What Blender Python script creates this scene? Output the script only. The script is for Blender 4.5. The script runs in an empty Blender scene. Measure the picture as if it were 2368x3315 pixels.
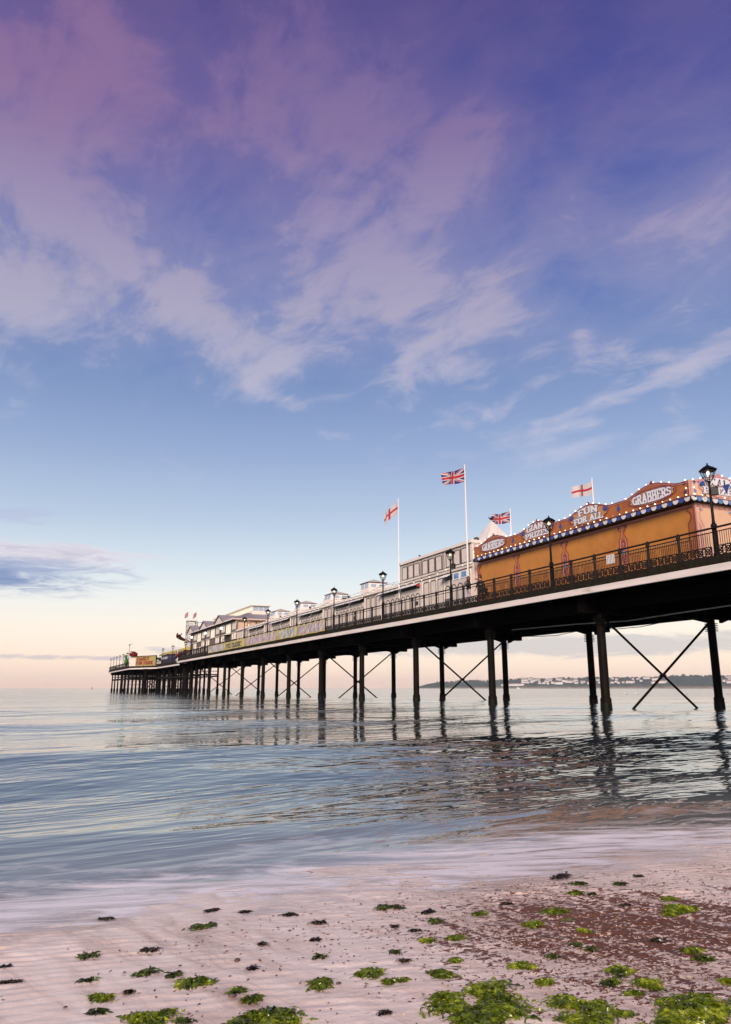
import bpy, bmesh, math, random
import numpy as np
from mathutils import Vector, noise as mnoise
R = math.radians
random.seed(7)
S = bpy.context.scene
COL = S.collection

# ------------------------------------------------------------------ camera
cam = bpy.data.objects.new('camera', bpy.data.cameras.new('camera'))
COL.objects.link(cam)
cam.location = (0, 0, 1.03)
cam.rotation_euler = (R(90 + 13.383), 0, R(-23.915))
cam.data.sensor_fit = 'HORIZONTAL'
cam.data.sensor_width = 36.0
cam.data.lens = 36.0 * 2400 / 2368
cam.data.clip_start = 0.05
cam.data.clip_end = 30000
S.camera = cam
S.render.resolution_x, S.render.resolution_y = 731, 1024
S.view_settings.view_transform = 'Standard'
S.view_settings.look = 'None'
S.view_settings.exposure = 0.0
S.view_settings.gamma = 1.0
S.cycles.max_bounces = 8
S.cycles.use_denoising = True
S.cycles.sample_clamp_indirect = 8.0

def lin(c):
    return tuple((v / 255 / 12.92) if v / 255 <= 0.04045 else ((v / 255 + 0.055) / 1.055) ** 2.4 for v in c)

# ------------------------------------------------------------------ sky
SUN_AZ = math.atan2(-0.60, -0.80)      # from behind the camera, over the beach
SUN_EL = R(24)
W = bpy.data.worlds.new('World')
S.world = W
W.use_nodes = True
nt = W.node_tree
nt.nodes.clear()

class NG:
    """tiny expression helper for shader node trees"""
    def __init__(s, tree): s.t = tree
    def n(s, kind, **kw):
        nd = s.t.nodes.new(kind)
        for k, v in kw.items(): setattr(nd, k, v)
        return nd
    def link(s, a, b): s.t.links.new(a, b)
    def put(s, sock, v):
        if hasattr(v, 'is_output') or isinstance(v, bpy.types.NodeSocket): s.link(v, sock)
        else: sock.default_value = v
    def m(s, op, a, b=None, c=None, clamp=False):
        nd = s.n('ShaderNodeMath', operation=op, use_clamp=clamp)
        s.put(nd.inputs[0], a)
        if b is not None: s.put(nd.inputs[1], b)
        if c is not None: s.put(nd.inputs[2], c)
        return nd.outputs[0]
    def mix(s, f, a, b, mode='MIX'):
        nd = s.n('ShaderNodeMix', data_type='RGBA', blend_type=mode)
        s.put(nd.inputs[0], f)
        s.put(nd.inputs[6], a if not isinstance(a, tuple) else (*a[:3], 1))
        s.put(nd.inputs[7], b if not isinstance(b, tuple) else (*b[:3], 1))
        return nd.outputs[2]
    def ramp(s, f, stops, interp='LINEAR'):
        nd = s.n('ShaderNodeValToRGB')
        nd.color_ramp.interpolation = interp
        e = nd.color_ramp.elements
        while len(e) > 1: e.remove(e[-1])
        for i, (p, c) in enumerate(stops):
            x = e[0] if i == 0 else e.new(p)
            x.position = p
            x.color = (*c[:3], 1) if isinstance(c, tuple) else (c, c, c, 1)
        s.put(nd.inputs[0], f)
        return nd.outputs[0]
    def noise(s, vec, scale, detail=4, rough=0.5, dist=0.0, out=0):
        nd = s.n('ShaderNodeTexNoise')
        nd.inputs['Scale'].default_value = scale
        nd.inputs['Detail'].default_value = detail
        nd.inputs['Roughness'].default_value = rough
        nd.inputs['Distortion'].default_value = dist
        if vec is not None: s.link(vec, nd.inputs['Vector'])
        return nd.outputs[out]
    def comb(s, x, y, z):
        nd = s.n('ShaderNodeCombineXYZ')
        for i, v in enumerate((x, y, z)): s.put(nd.inputs[i], v)
        return nd.outputs[0]
    def sep(s, v):
        nd = s.n('ShaderNodeSeparateXYZ'); s.link(v, nd.inputs[0]); return nd.outputs
    def mapr(s, v, a, b, c=0.0, d=1.0, smooth=True):
        nd = s.n('ShaderNodeMapRange', interpolation_type='SMOOTHSTEP' if smooth else 'LINEAR')
        s.put(nd.inputs[0], v)
        for i, q in enumerate((a, b, c, d)): s.put(nd.inputs[i + 1], q)
        return nd.outputs[0]

def build_sky():
    g = NG(nt)
    tc = g.n('ShaderNodeTexCoord')
    x, y, z = g.sep(tc.outputs['Generated'])
    el = g.m('MULTIPLY', g.m('ARCSINE', z), 180 / math.pi)
    az = g.m('MULTIPLY', g.m('ARCTAN2', x, y), 180 / math.pi)
    ela = g.m('ABSOLUTE', el)
    t = g.m('DIVIDE', ela, 90.0, clamp=True)
    base = g.ramp(t, [(p / 90, lin(c)) for p, c in [
        (0.0, (240, 204, 190)), (1.8, (250, 222, 203)), (4.3, (248, 233, 217)), (6.7, (232, 231, 226)),
        (9.0, (208, 218, 224)), (12.4, (178, 193, 213)), (17, (148, 165, 200)), (23, (108, 132, 180)),
        (28.7, (88, 110, 172)), (36, (74, 84, 156)), (42, (66, 66, 142)), (48, (58, 54, 126)), (60, (74, 68, 132)), (75, (96, 88, 140))]])
    # coordinates of a flat cloud layer, so that the streaks get longer overhead
    den = g.m('ADD', g.m('MAXIMUM', z, 0.0), 0.22)
    u = g.m('DIVIDE', x, den); v = g.m('DIVIDE', y, den)
    pc = g.comb(g.m('ADD', g.m('MULTIPLY', u, 0.95), g.m('MULTIPLY', v, 0.32)),
                g.m('SUBTRACT', g.m('MULTIPLY', v, 0.62), g.m('MULTIPLY', u, 0.20)), 2.7)
    n1 = g.noise(pc, 4.6, 12, 0.60, 0.7)
    n2 = g.noise(pc, 1.9, 6, 0.6, 0.5)
    n3 = g.noise(pc, 10.0, 9, 0.66, 0.6)
    # the drifts of cloud that hang over the bay (azimuth, elevation, widths, tilt, weight)
    drifts = [(20, 31, 28, 8.0, 0, .30), (8, 42.5, 15, 5.0, 0, .36), (-4, 41.5, 7, 4.5, 0, .26), (20, 40.5, 9, 3.5, -8, .22), (-5, 35.5, 3.2, 2.8, 0, .34),
              (-4, 26.8, 4.2, 2.4, -10, .34), (6.0, 30.3, 6.5, 1.0, -17, .26), (8.5, 28.3, 5.5, .7, -20, .14), (11.5, 26.2, 4.6, 1.3, -28, .24), (16, 25, 2.6, 1.3, 8, .34),
              (19.5, 32.8, 3.6, 2.6, 0, .26), (25, 30.2, 4.6, 2.4, 0, .24), (30, 25.2, 6.5, 2.0, 0, .26), (37.5, 27, 3.6, .9, 0, .26),
              (31, 41, 4.0, 2.6, 0, .24), (44, 32.8, 4.5, 1.6, -8, .20), (46, 21.6, 8.5, .75, 15, .40), (41, 19.3, 1.9, .33, 5, .42), (48, 19.8, 5, .7, 14, .22),
              (21, 19.4, 1.5, .33, -8, .40), (17.5, 21.8, 2.5, .5, -14, .24), (-3, 21.5, 2.2, .8, -10, .24), (14.5, 22.6, 1.0, .9, 40, .24), (41.5, 25.3, 1.0, 1.1, 0, .26), (44.5, 24.8, 1.3, .7, 20, .22)]
    M = None
    for a, e, sa, se, rot, w in drifts:
        c, s_ = math.cos(R(rot)), math.sin(R(rot))
        da = g.m('SUBTRACT', az, a); de = g.m('SUBTRACT', el, e)
        p = g.m('DIVIDE', g.m('MULTIPLY_ADD', da, c, g.m('MULTIPLY', de, s_)), sa)
        q = g.m('DIVIDE', g.m('MULTIPLY_ADD', de, c, g.m('MULTIPLY', da, -s_)), se)
        r2 = g.m('MULTIPLY_ADD', p, p, g.m('MULTIPLY', q, q))
        ex = g.m('MULTIPLY', g.m('EXPONENT', g.m('MULTIPLY', r2, -0.7)), w)
        M = ex if M is None else g.m('ADD', M, ex)
    M = g.m('MINIMUM', M, 0.50)
    nn = g.m('ADD', g.m('MULTIPLY', g.m('SUBTRACT', n1, .5), 1.5), g.m('ADD', g.m('MULTIPLY', g.m('SUBTRACT', n2, .5), 1.0), g.m('MULTIPLY', g.m('SUBTRACT', n3, .5), 1.05)))
    cov = g.m('ADD', nn, M)
    veil = g.m('MULTIPLY', g.mapr(cov, -.40, .45, 0, .50), g.mapr(el, 17, 32))
    cov = g.m('MAXIMUM', veil, g.m('MULTIPLY', g.mapr(cov, 0.02, 0.64), g.mapr(el, 12, 20)))
    cloud = g.ramp(t, [(p / 90, lin(c)) for p, c in [(0, (205, 195, 200)), (16, (188, 190, 210)), (22, (182, 177, 198)), (28, (172, 162, 184)),
                                                     (34, (156, 141, 174)), (40, (134, 110, 154)), (48, (116, 88, 140)), (60, (134, 116, 160)), (80, (150, 136, 172))]])
    # afterglow tint on the cloud that lies towards the open sea
    warm = g.mapr(az, 24, -8)
    cloud = g.mix(g.m('MULTIPLY', warm, g.mapr(el, 30, 42, 0, .55)), cloud, lin((150, 104, 142)))
    col = g.mix(g.m('MULTIPLY', cov, 0.92), base, cloud)
    # low bank of blue-grey cloud with a rosy upper rim
    pl = g.comb(g.m('MULTIPLY', az, 0.09), g.m('MULTIPLY', el, 0.55), 3.0)
    nl = g.noise(pl, 1.9, 10, 0.68, 1.0)
    def bank(a, e, sa, se, lo, hi, colour, amount):
        nonlocal col
        p = g.m('DIVIDE', g.m('SUBTRACT', az, a), sa); q = g.m('DIVIDE', g.m('SUBTRACT', el, e), se)
        ex = g.m('EXPONENT', g.m('MULTIPLY', g.m('MULTIPLY_ADD', p, p, g.m('MULTIPLY', q, q)), -1.0))
        f = g.mapr(g.m('ADD', g.m('MULTIPLY', g.m('SUBTRACT', nl, .5), 2.2), g.m('MULTIPLY_ADD', ex, .9, .4)), lo, hi)
        col = g.mix(g.m('MULTIPLY', g.m('MULTIPLY', f, g.mapr(ex, .02, .35)), amount), col, lin(colour))
    bank(-1, 9.2, 9, 1.0, .6, 1.3, (226, 206, 212), .75)
    bank(-1.5, 8.0, 7.5, 1.7, .62, 1.45, (138, 148, 186), .9)
    bank(-4, 7.4, 5, .9, .70, 1.4, (104, 122, 172), .85)
    bank(-3, 11.9, 7, .8, .95, 1.4, (176, 180, 208), .6)
    bank(3, 2.1, 10, .28, .85, 1.25, (190, 178, 192), .7)
    bank(10, 2.75, 5, .35, .9, 1.3, (186, 180, 198), .6)
    bank(38, 3.1, 18, .8, .55, 1.05, (198, 188, 190), .9)
    sk = g.n('ShaderNodeTexSky', sky_type='NISHITA', sun_disc=False)
    sk.sun_elevation = SUN_EL
    sk.sun_rotation = SUN_AZ
    col = g.mix(0.022, col, sk.outputs[0])
    bg = g.n('ShaderNodeBackground')
    g.link(col, bg.inputs[0])
    bg.inputs[1].default_value = 1.0
    out = g.n('ShaderNodeOutputWorld')
    g.link(bg.outputs[0], out.inputs[0])
build_sky()

sun = bpy.data.objects.new('sun', bpy.data.lights.new('sun', 'SUN'))
COL.objects.link(sun)
sun.data.energy = 4.8
sun.data.angle = R(22)
sun.data.color = (1.0, 0.81, 0.66)
d = -Vector((math.sin(SUN_AZ) * math.cos(SUN_EL), math.cos(SUN_AZ) * math.cos(SUN_EL), math.sin(SUN_EL)))
sun.rotation_euler = d.to_track_quat('-Z', 'Y').to_euler()
sun.location = (-20, -40, 30)

# ------------------------------------------------------------------ materials
MATS = {}
def mat(name, col, rough=0.6, var=0.12, scale=6.0, bump=0.0, metal=0.0, emit=None, estr=0.0, stain=None, stain_amt=0.0, stretch=(1, 1, 1), sub=0.0, spec=0.5):
    if name in MATS: return MATS[name]
    m = bpy.data.materials.new(name); m.use_nodes = True
    t = m.node_tree; g = NG(t)
    b = t.nodes['Principled BSDF']
    tc = g.n('ShaderNodeTexCoord')
    mp = g.n('ShaderNodeMapping'); mp.inputs['Scale'].default_value = stretch
    geo = g.n('ShaderNodeNewGeometry')
    g.link(geo.outputs['Position'], mp.inputs[0])
    n = g.noise(mp.outputs[0], scale, 5, 0.6)
    lo = tuple(c * (1 - var) for c in col); hi = tuple(min(1, c * (1 + var)) for c in col)
    c = g.ramp(n, [(0.3, lo), (0.7, hi)])
    if stain:
        n2 = g.noise(mp.outputs[0], scale * 0.45, 8, 0.68, 0.5)
        c = g.mix(g.m('MULTIPLY', g.mapr(n2, 0.5, 0.72), stain_amt), c, stain)
    g.link(c, b.inputs['Base Color'])
    b.inputs['Roughness'].default_value = rough
    b.inputs['Metallic'].default_value = metal
    b.inputs['Specular IOR Level'].default_value = spec
    if sub: b.inputs['Subsurface Weight'].default_value = sub
    if bump:
        bp = g.n('ShaderNodeBump'); bp.inputs['Strength'].default_value = bump; bp.inputs['Distance'].default_value = 0.02
        g.link(n, bp.inputs['Height']); g.link(bp.outputs[0], b.inputs['Normal'])
    if emit:
        b.inputs['Emission Color'].default_value = (*emit, 1); b.inputs['Emission Strength'].default_value = estr
    MATS[name] = m
    return m

IRON = mat('black_iron', (.004, .004, .005), .5, .3, 9, spec=.12)
RAIL = mat('rail_iron', (.013, .010, .0095), .55, .35, 14, stain=(.055, .03, .02), stain_amt=.5, spec=.15)
PILE = mat('pile_iron', (.006, .005, .0045), .6, .5, 5, .35, stain=(.016, .009, .006), stain_amt=.6, stretch=(1, 1, .3), spec=.06)
WEEDY = mat('pile_weed', (.005, .0055, .004), .5, .4, 12, .5, spec=.1)
TIMB = mat('dark_timber', (.0035, .003, .003), .85, .4, 4, .2, spec=.03)
KERB = mat('mossy_timber', (.016, .013, .009), .85, .5, 6, .3, stain=(.030, .032, .012), stain_amt=.8, spec=.1)
FASC = mat('white_fascia', (.64, .585, .56), .6, .10, 2.0, .05, stain=(.34, .26, .21), stain_amt=.6, stretch=(1, .35, 3))
DECK = mat('deck_boards', (.03, .022, .018), .8, .3, 4, .2, spec=.2)
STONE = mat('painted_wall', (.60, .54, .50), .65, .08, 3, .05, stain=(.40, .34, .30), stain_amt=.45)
TRIM = mat('dark_trim', (.075, .055, .05), .6, .2, 5)  # real dark trim, also the shadow lines drawn round the wall panels
CREAM = mat('cream_trim', (.68, .62, .57), .6, .08, 4, stain=(.45, .39, .35), stain_amt=.4)
WHITE = mat('white_paint', (.72, .72, .74), .5, .05, 5)
ROOF = mat('felt_roof', (.46, .41, .38), .8, .1, 3, .1)
SLATE = mat('grey_roof', (.27, .25, .27), .7, .15, 3, .1, stretch=(1, 4, 1))
GLASS = mat('window_glass', (.30, .38, .48), .08, .1, 2, spec=.8)
BGLASS = mat('blue_glass', (.10, .22, .42), .10, .15, 3, spec=.8)
DARKW = mat('shadow_grey_wall', (.125, .10, .092), .7, .15, 3, .05)  # shade on the pavilion's long side is put into this grey
SKYPANE = mat('lit_window', (.75, .68, .50), .3, .08, 4, emit=(1.0, .86, .62), estr=.32)  # weak glow stands in for bright sky in the panes, no lamps inside
ORANGE = mat('orange_panel', (.44, .175, .026), .5, .12, 1.2, .02, stain=(.30, .10, .016), stain_amt=.6)
ORANGE2 = mat('sign_orange', (.33, .105, .022), .5, .2, 2, stain=(.22, .06, .015), stain_amt=.5)
DKORANGE = mat('lower_panel', (.34, .13, .025), .55, .15, 3)
LITORANGE = mat('peach_panel', (.62, .39, .26), .5, .05, 2)  # orange paled to carry the light on the shoreward kiosk end
PINK = mat('pink_trim', (.50, .24, .23), .5, .08, 3)  # pink lines; on the kiosk end also oxblood trim paled for light
OXBLOOD = mat('oxblood_trim', (.20, .035, .025), .45, .15, 5)
GOLDT = mat('gold_trim', (.45, .20, .06), .45, .15, 5)
NAVY = mat('navy_paint', (.018, .030, .12), .45, .15, 5)
BLUE = mat('blue_paint', (.022, .055, .24), .4, .12, 5)
LBLUE = mat('light_blue_paint', (.09, .20, .42), .4, .1, 5)
LETTER = mat('letter_white', (.62, .62, .66), .5, .05, 5)
SCALW = mat('scallop_white', (.58, .56, .58), .5, .06, 5)
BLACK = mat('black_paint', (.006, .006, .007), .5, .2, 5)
BULB = mat('lit_bulb', (.9, .85, .75), .3, 0, 5, emit=(1.0, .80, .55), estr=2.8)
DEADB = mat('dead_bulb', (.5, .46, .40), .3, 0, 5)
DIMB = mat('dim_bulb', (.9, .85, .75), .3, 0, 5, emit=(1.0, .72, .42), estr=1.4)
LAMPB = mat('lamp_bulb', (.9, .85, .75), .3, 0, 5, emit=(1.0, .84, .60), estr=2.2)
FBULB = mat('festoon_bulb', (.85, .84, .8), .25, 0, 5, emit=(1.0, .9, .75), estr=.15)
RED = mat('red_paint', (.32, .02, .02), .45, .1, 5)
DRED = mat('slide_red', (.15, .012, .010), .5, .2, 5, spec=.2)
YELLOW = mat('yellow_paint', (.46, .36, .075), .5, .15, 5)
YELLOWP = mat('pale_yellow', (.48, .41, .15), .6, .15, 3)
GREEN = mat('green_paint', (.035, .15, .012), .5, .3, 3)
CLOTHW = mat('flag_white', (.50, .47, .48), .8, .03, 5)
CLOTHR = mat('flag_red', (.40, .02, .035), .8, .05, 5)
CLOTHB = mat('flag_blue', (.022, .028, .15), .8, .05, 5)
LATT = mat('lattice_paint', (.34, .31, .31), .6, .15, 5)
POLE = mat('pole_white', (.66, .64, .66), .4, .05, 5)
LANTG = bpy.data.materials.new('lantern_glass'); LANTG.use_nodes = True
_g = NG(LANTG.node_tree); LANTG.node_tree.nodes.clear()
_a = _g.n('ShaderNodeBsdfTransparent'); _a.inputs[0].default_value = (.92, .93, .93, 1)
_b = _g.n('ShaderNodeBsdfGlossy'); _b.inputs['Roughness'].default_value = .12
_m = _g.n('ShaderNodeMixShader'); _m.inputs[0].default_value = .16
_o = _g.n('ShaderNodeOutputMaterial')
_g.link(_a.outputs[0], _m.inputs[1]); _g.link(_b.outputs[0], _m.inputs[2]); _g.link(_m.outputs[0], _o.inputs[0])

# ------------------------------------------------------------------ mesh helpers
class MB:
    def __init__(s): s.v = []; s.f = []; s.m = []
    def add(s, vs, fs, m=0):
        o = len(s.v); s.v += [tuple(p) for p in vs]
        s.f += [tuple(i + o for i in f) for f in fs]; s.m += [m] * len(fs)
        return s
    def box(s, x0, x1, y0, y1, z0, z1, m=0):
        return s.add([(x0, y0, z0), (x1, y0, z0), (x1, y1, z0), (x0, y1, z0), (x0, y0, z1), (x1, y0, z1), (x1, y1, z1), (x0, y1, z1)],
                     [(0, 3, 2, 1), (4, 5, 6, 7), (0, 1, 5, 4), (1, 2, 6, 5), (2, 3, 7, 6), (3, 0, 4, 7)], m)
    def hexa(s, p, m=0):   # eight corners, bottom four then top four
        return s.add(p, [(0, 3, 2, 1), (4, 5, 6, 7), (0, 1, 5, 4), (1, 2, 6, 5), (2, 3, 7, 6), (3, 0, 4, 7)], m)
    def tube(s, a, b, r0, r1=None, n=8, m=0, caps=True):
        r1 = r0 if r1 is None else r1
        a, b = Vector(a), Vector(b); d = (b - a).normalized()
        e = d.orthogonal().normalized(); f = d.cross(e)
        vs = []
        for c, r in ((a, r0), (b, r1)):
            for i in range(n):
                t = 2 * math.pi * i / n
                vs.append(c + (e * math.cos(t) + f * math.sin(t)) * r)
        fs = [(i, (i + 1) % n, n + (i + 1) % n, n + i) for i in range(n)]
        if caps: fs += [tuple(range(n - 1, -1, -1)), tuple(range(n, 2 * n))]
        return s.add(vs, fs, m)
    def path(s, pts, r, n=6, m=0):
        for a, b in zip(pts, pts[1:]): s.tube(a, b, r, r, n, m)
        return s
    def lathe(s, prof, c=(0, 0, 0), n=12, m=0, rot=0.0):
        vs = []
        for r, z in prof:
            for i in range(n):
                t = rot + 2 * math.pi * i / n
                vs.append((c[0] + r * math.cos(t), c[1] + r * math.sin(t), c[2] + z))
        fs = []
        for k in range(len(prof) - 1):
            for i in range(n):
                fs.append((k * n + i, k * n + (i + 1) % n, (k + 1) * n + (i + 1) % n, (k + 1) * n + i))
        fs += [tuple(range(n - 1, -1, -1)), tuple((len(prof) - 1) * n + i for i in range(n))]
        return s.add(vs, fs, m)
    def prism(s, pts, fn, d0, d1, m=0):   # pts 2-D polygon, fn(u, v, depth) -> xyz
        n = len(pts)
        vs = [fn(u, v, d0) for u, v in pts] + [fn(u, v, d1) for u, v in pts]
        fs = [tuple(range(n)), tuple(range(2 * n - 1, n - 1, -1))] + [(i, n + i, n + (i + 1) % n, (i + 1) % n) for i in range(n)]
        return s.add(vs, fs, m)
    def strip(s, pts, w, fn, d0, d1, m=0, closed=False):   # ribbon of width w along a 2-D polyline, extruded
        n = len(pts); L = []; Rr = []
        for i, p in enumerate(pts):
            a = pts[(i - 1) % n] if (i > 0 or closed) else p
            b = pts[(i + 1) % n] if (i < n - 1 or closed) else p
            dx, dy = b[0] - a[0], b[1] - a[1]; l = math.hypot(dx, dy) or 1
            nx, ny = -dy / l * w / 2, dx / l * w / 2
            L.append((p[0] + nx, p[1] + ny)); Rr.append((p[0] - nx, p[1] - ny))
        vs = [fn(*q, d0) for q in L] + [fn(*q, d0) for q in Rr] + [fn(*q, d1) for q in L] + [fn(*q, d1) for q in Rr]
        fs = []
        for i in range(n if closed else n - 1):
            j = (i + 1) % n
            fs += [(i, j, n + j, n + i), (2 * n + i, 3 * n + i, 3 * n + j, 2 * n + j), (i, 2 * n + i, 2 * n + j, j), (n + i, n + j, 3 * n + j, 3 * n + i)]
        if not closed:
            fs += [(0, n, 3 * n, 2 * n), (n - 1, 3 * n - 1, 4 * n - 1, 2 * n - 1)][:1] + [(n - 1, 3 * n - 1, 4 * n - 1, 2 * n - 1)]
        return s.add(vs, fs, m)
    def mesh(s, name, mats, org=(0, 0, 0), smooth=False):
        me = bpy.data.meshes.new(name)
        v = np.array(s.v, dtype=float) - np.array(org, dtype=float)
        me.from_pydata(v.tolist(), [], s.f)
        for mm in (mats if isinstance(mats, (list, tuple)) else [mats]): me.materials.append(mm)
        if len(me.materials) > 1: me.polygons.foreach_set('material_index', s.m)
        bm = bmesh.new(); bm.from_mesh(me); bmesh.ops.recalc_face_normals(bm, faces=bm.faces); bm.to_mesh(me); bm.free()
        if smooth: me.polygons.foreach_set('use_smooth', [True] * len(me.polygons))
        me.update()
        return me
    def build(s, name, mats, parent=None, smooth=False, loc=None):
        org = loc if loc is not None else world_org(parent)
        o = bpy.data.objects.new(name, s.mesh(name, mats, org, smooth))
        COL.objects.link(o)
        if parent is not None: o.parent = parent
        elif loc is not None: o.location = loc
        return o

def world_org(o):
    v = Vector((0, 0, 0))
    while o is not None: v += o.location; o = o.parent
    return v
def inst(mesh, name, parent, loc, rot=(0, 0, 0), scale=(1, 1, 1)):
    o = bpy.data.objects.new(name, mesh); COL.objects.link(o)
    o.parent = parent
    o.location = Vector(loc) - (world_org(parent) if parent is not None else Vector((0, 0, 0)))
    o.rotation_euler = rot; o.scale = scale
    return o
def tag(o, label, cat, group=None, kind=None):
    if label: o['label'] = label
    if cat: o['category'] = cat
    if group: o['group'] = group
    if kind: o['kind'] = kind
    return o
def thing(name, loc, label, cat, group=None):
    o = bpy.data.objects.new(name, None); COL.objects.link(o); o.location = loc
    o.empty_display_size = .3
    return tag(o, label, cat, group)
def copy_tree(o, loc=None, parent=None):
    c = o.copy(); COL.objects.link(c)
    if parent is not None: c.parent = parent
    if loc is not None: c.location = loc
    for ch in o.children: copy_tree(ch, None, c)
    return c
def arc(cx, cy, rx, ry, a0, a1, n=10):
    return [(cx + rx * math.cos(R(a0 + (a1 - a0) * i / n)), cy + ry * math.sin(R(a0 + (a1 - a0) * i / n))) for i in range(n + 1)]
SIDE = lambda u, v, d: (d, u, v)        # plane facing -X : u = Y, v = Z
ENDF = lambda u, v, d: (u, d, v)        # plane facing -Y : u = X, v = Z

# ------------------------------------------------------------------ slab lettering
def glyphs():
    G = {}
    s = lambda x, y, w=.13: [(x - w, y), (x + w, y)]
    G['A'] = (.74, [[(.12, 0), (.37, 1), (.62, 0)], [(.2, .34), (.54, .34)], s(.1, 0), s(.64, 0)])
    G['B'] = (.70, [[(.16, 0), (.16, 1)], [(.04, 1), (.36, 1)] + arc(.36, .77, .2, .23, 90, -90, 8) + [(.16, .54)], [(.16, .54), (.38, .54)] + arc(.38, .27, .22, .27, 90, -90, 8) + [(.04, 0)]])
    G['C'] = (.68, [arc(.36, .5, .27, .5, 50, 310, 14), [(.58, .86), (.58, .66)]])
    G['D'] = (.70, [[(.16, 0), (.16, 1)], [(.04, 1), (.3, 1)] + arc(.3, .5, .28, .5, 90, -90, 10) + [(.04, 0)]])
    G['E'] = (.64, [[(.16, 0), (.16, 1)], [(.04, 1), (.54, 1), (.54, .84)], [(.16, .52), (.42, .52)], [(.04, 0), (.56, 0), (.56, .18)]])
    G['F'] = (.62, [[(.16, 0), (.16, 1)], [(.04, 1), (.54, 1), (.54, .82)], [(.16, .52), (.42, .52), (.42, .42)], s(.16, 0)])
    G['G'] = (.72, [arc(.37, .5, .27, .5, 50, 335, 14), [(.62, .42), (.62, 0)], [(.44, .44), (.68, .44)]])
    G['I'] = (.36, [[(.18, 0), (.18, 1)], s(.18, 0), s(.18, 1)])
    G['K'] = (.72, [[(.16, 0), (.16, 1)], [(.6, 1), (.2, .5), (.62, 0)], s(.16, 0), s(.16, 1), s(.62, 0), s(.6, 1, .1)])
    G['L'] = (.62, [[(.16, 0), (.16, 1)], s(.16, 1), [(.04, 0), (.56, 0), (.56, .24)]])
    G['M'] = (.92, [[(.14, 0), (.14, 1), (.46, .2), (.78, 1), (.78, 0)], s(.14, 0, .1), s(.78, 0, .1)])
    G['N'] = (.76, [[(.14, 0), (.14, 1), (.6, 0), (.6, 1)], s(.14, 0, .1), s(.6, 1, .1)])
    G['O'] = (.72, [arc(.36, .5, .26, .5, 0, 360, 18)])
    G['P'] = (.68, [[(.16, 0), (.16, 1)], [(.04, 1), (.36, 1)] + arc(.36, .74, .22, .26, 90, -90, 8) + [(.16, .48)], s(.16, 0)])
    G['R'] = (.74, [[(.16, 0), (.16, 1)], [(.04, 1), (.36, 1)] + arc(.36, .76, .21, .24, 90, -90, 8) + [(.16, .52)], [(.36, .52), (.6, 0), (.68, .05)], s(.16, 0)])
    G['S'] = (.64, [arc(.32, .75, .22, .25, 20, 270, 10) + arc(.32, .25, .24, .25, 90, -160, 10)])
    G['T'] = (.66, [[(.33, 0), (.33, 1)], [(.06, .8), (.06, 1), (.6, 1), (.6, .8)], s(.33, 0)])
    G['U'] = (.74, [[(.14, 1), (.14, .3)] + arc(.37, .3, .23, .3, 180, 360, 8) + [(.6, 1)], s(.14, 1, .1), s(.6, 1, .1)])
    G['W'] = (.98, [[(.1, 1), (.28, 0), (.49, .8), (.7, 0), (.88, 1)], s(.1, 1, .1), s(.88, 1, .1)])
    G['Y'] = (.70, [[(.1, 1), (.35, .48), (.6, 1)], [(.35, .5), (.35, 0)], s(.35, 0), s(.1, 1, .1), s(.6, 1, .1)])
    G['Z'] = (.64, [[(.1, .82), (.1, 1), (.54, 1), (.08, 0), (.56, 0), (.56, .2)]])
    return G
GL = glyphs()
def word_mesh(mb, word, warp, fn, d, face, px=.17, py=.11, grow=0.0, m=0):
    """warp(u, v): u 0..1 along the word, v 0..1 up -> plane coordinates; face = outward step of the letters"""
    tot = sum(GL[c][0] if c != ' ' else .4 for c in word)
    x = 0.0; k = 0
    for c in word:
        if c == ' ': x += .4; continue
        w, lines = GL[c]
        for ln in lines:
            for a, b in zip(ln, ln[1:]):
                k += 1
                hx, hy = px / 2 + grow, py / 2 + grow
                pts = [(q[0] + sx * hx, q[1] * (1 - py) + py / 2 + sy * hy) for q in (a, b) for sx in (-1, 1) for sy in (-1, 1)]
                P = sorted(set(pts))
                def cr(o, a_, b_): return (a_[0] - o[0]) * (b_[1] - o[1]) - (a_[1] - o[1]) * (b_[0] - o[0])
                lo = []; hi = []
                for p in P:
                    while len(lo) >= 2 and cr(lo[-2], lo[-1], p) <= 0: lo.pop()
                    lo.append(p)
                for p in reversed(P):
                    while len(hi) >= 2 and cr(hi[-2], hi[-1], p) <= 0: hi.pop()
                    hi.append(p)
                hull = lo[:-1] + hi[:-1]
                q2 = [warp((x + u) / tot, v) for u, v in hull]
                mb.prism(q2, fn, d, d + face * (1 + .012 * (k % 23)), m)
        x += w
    return mb

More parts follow.
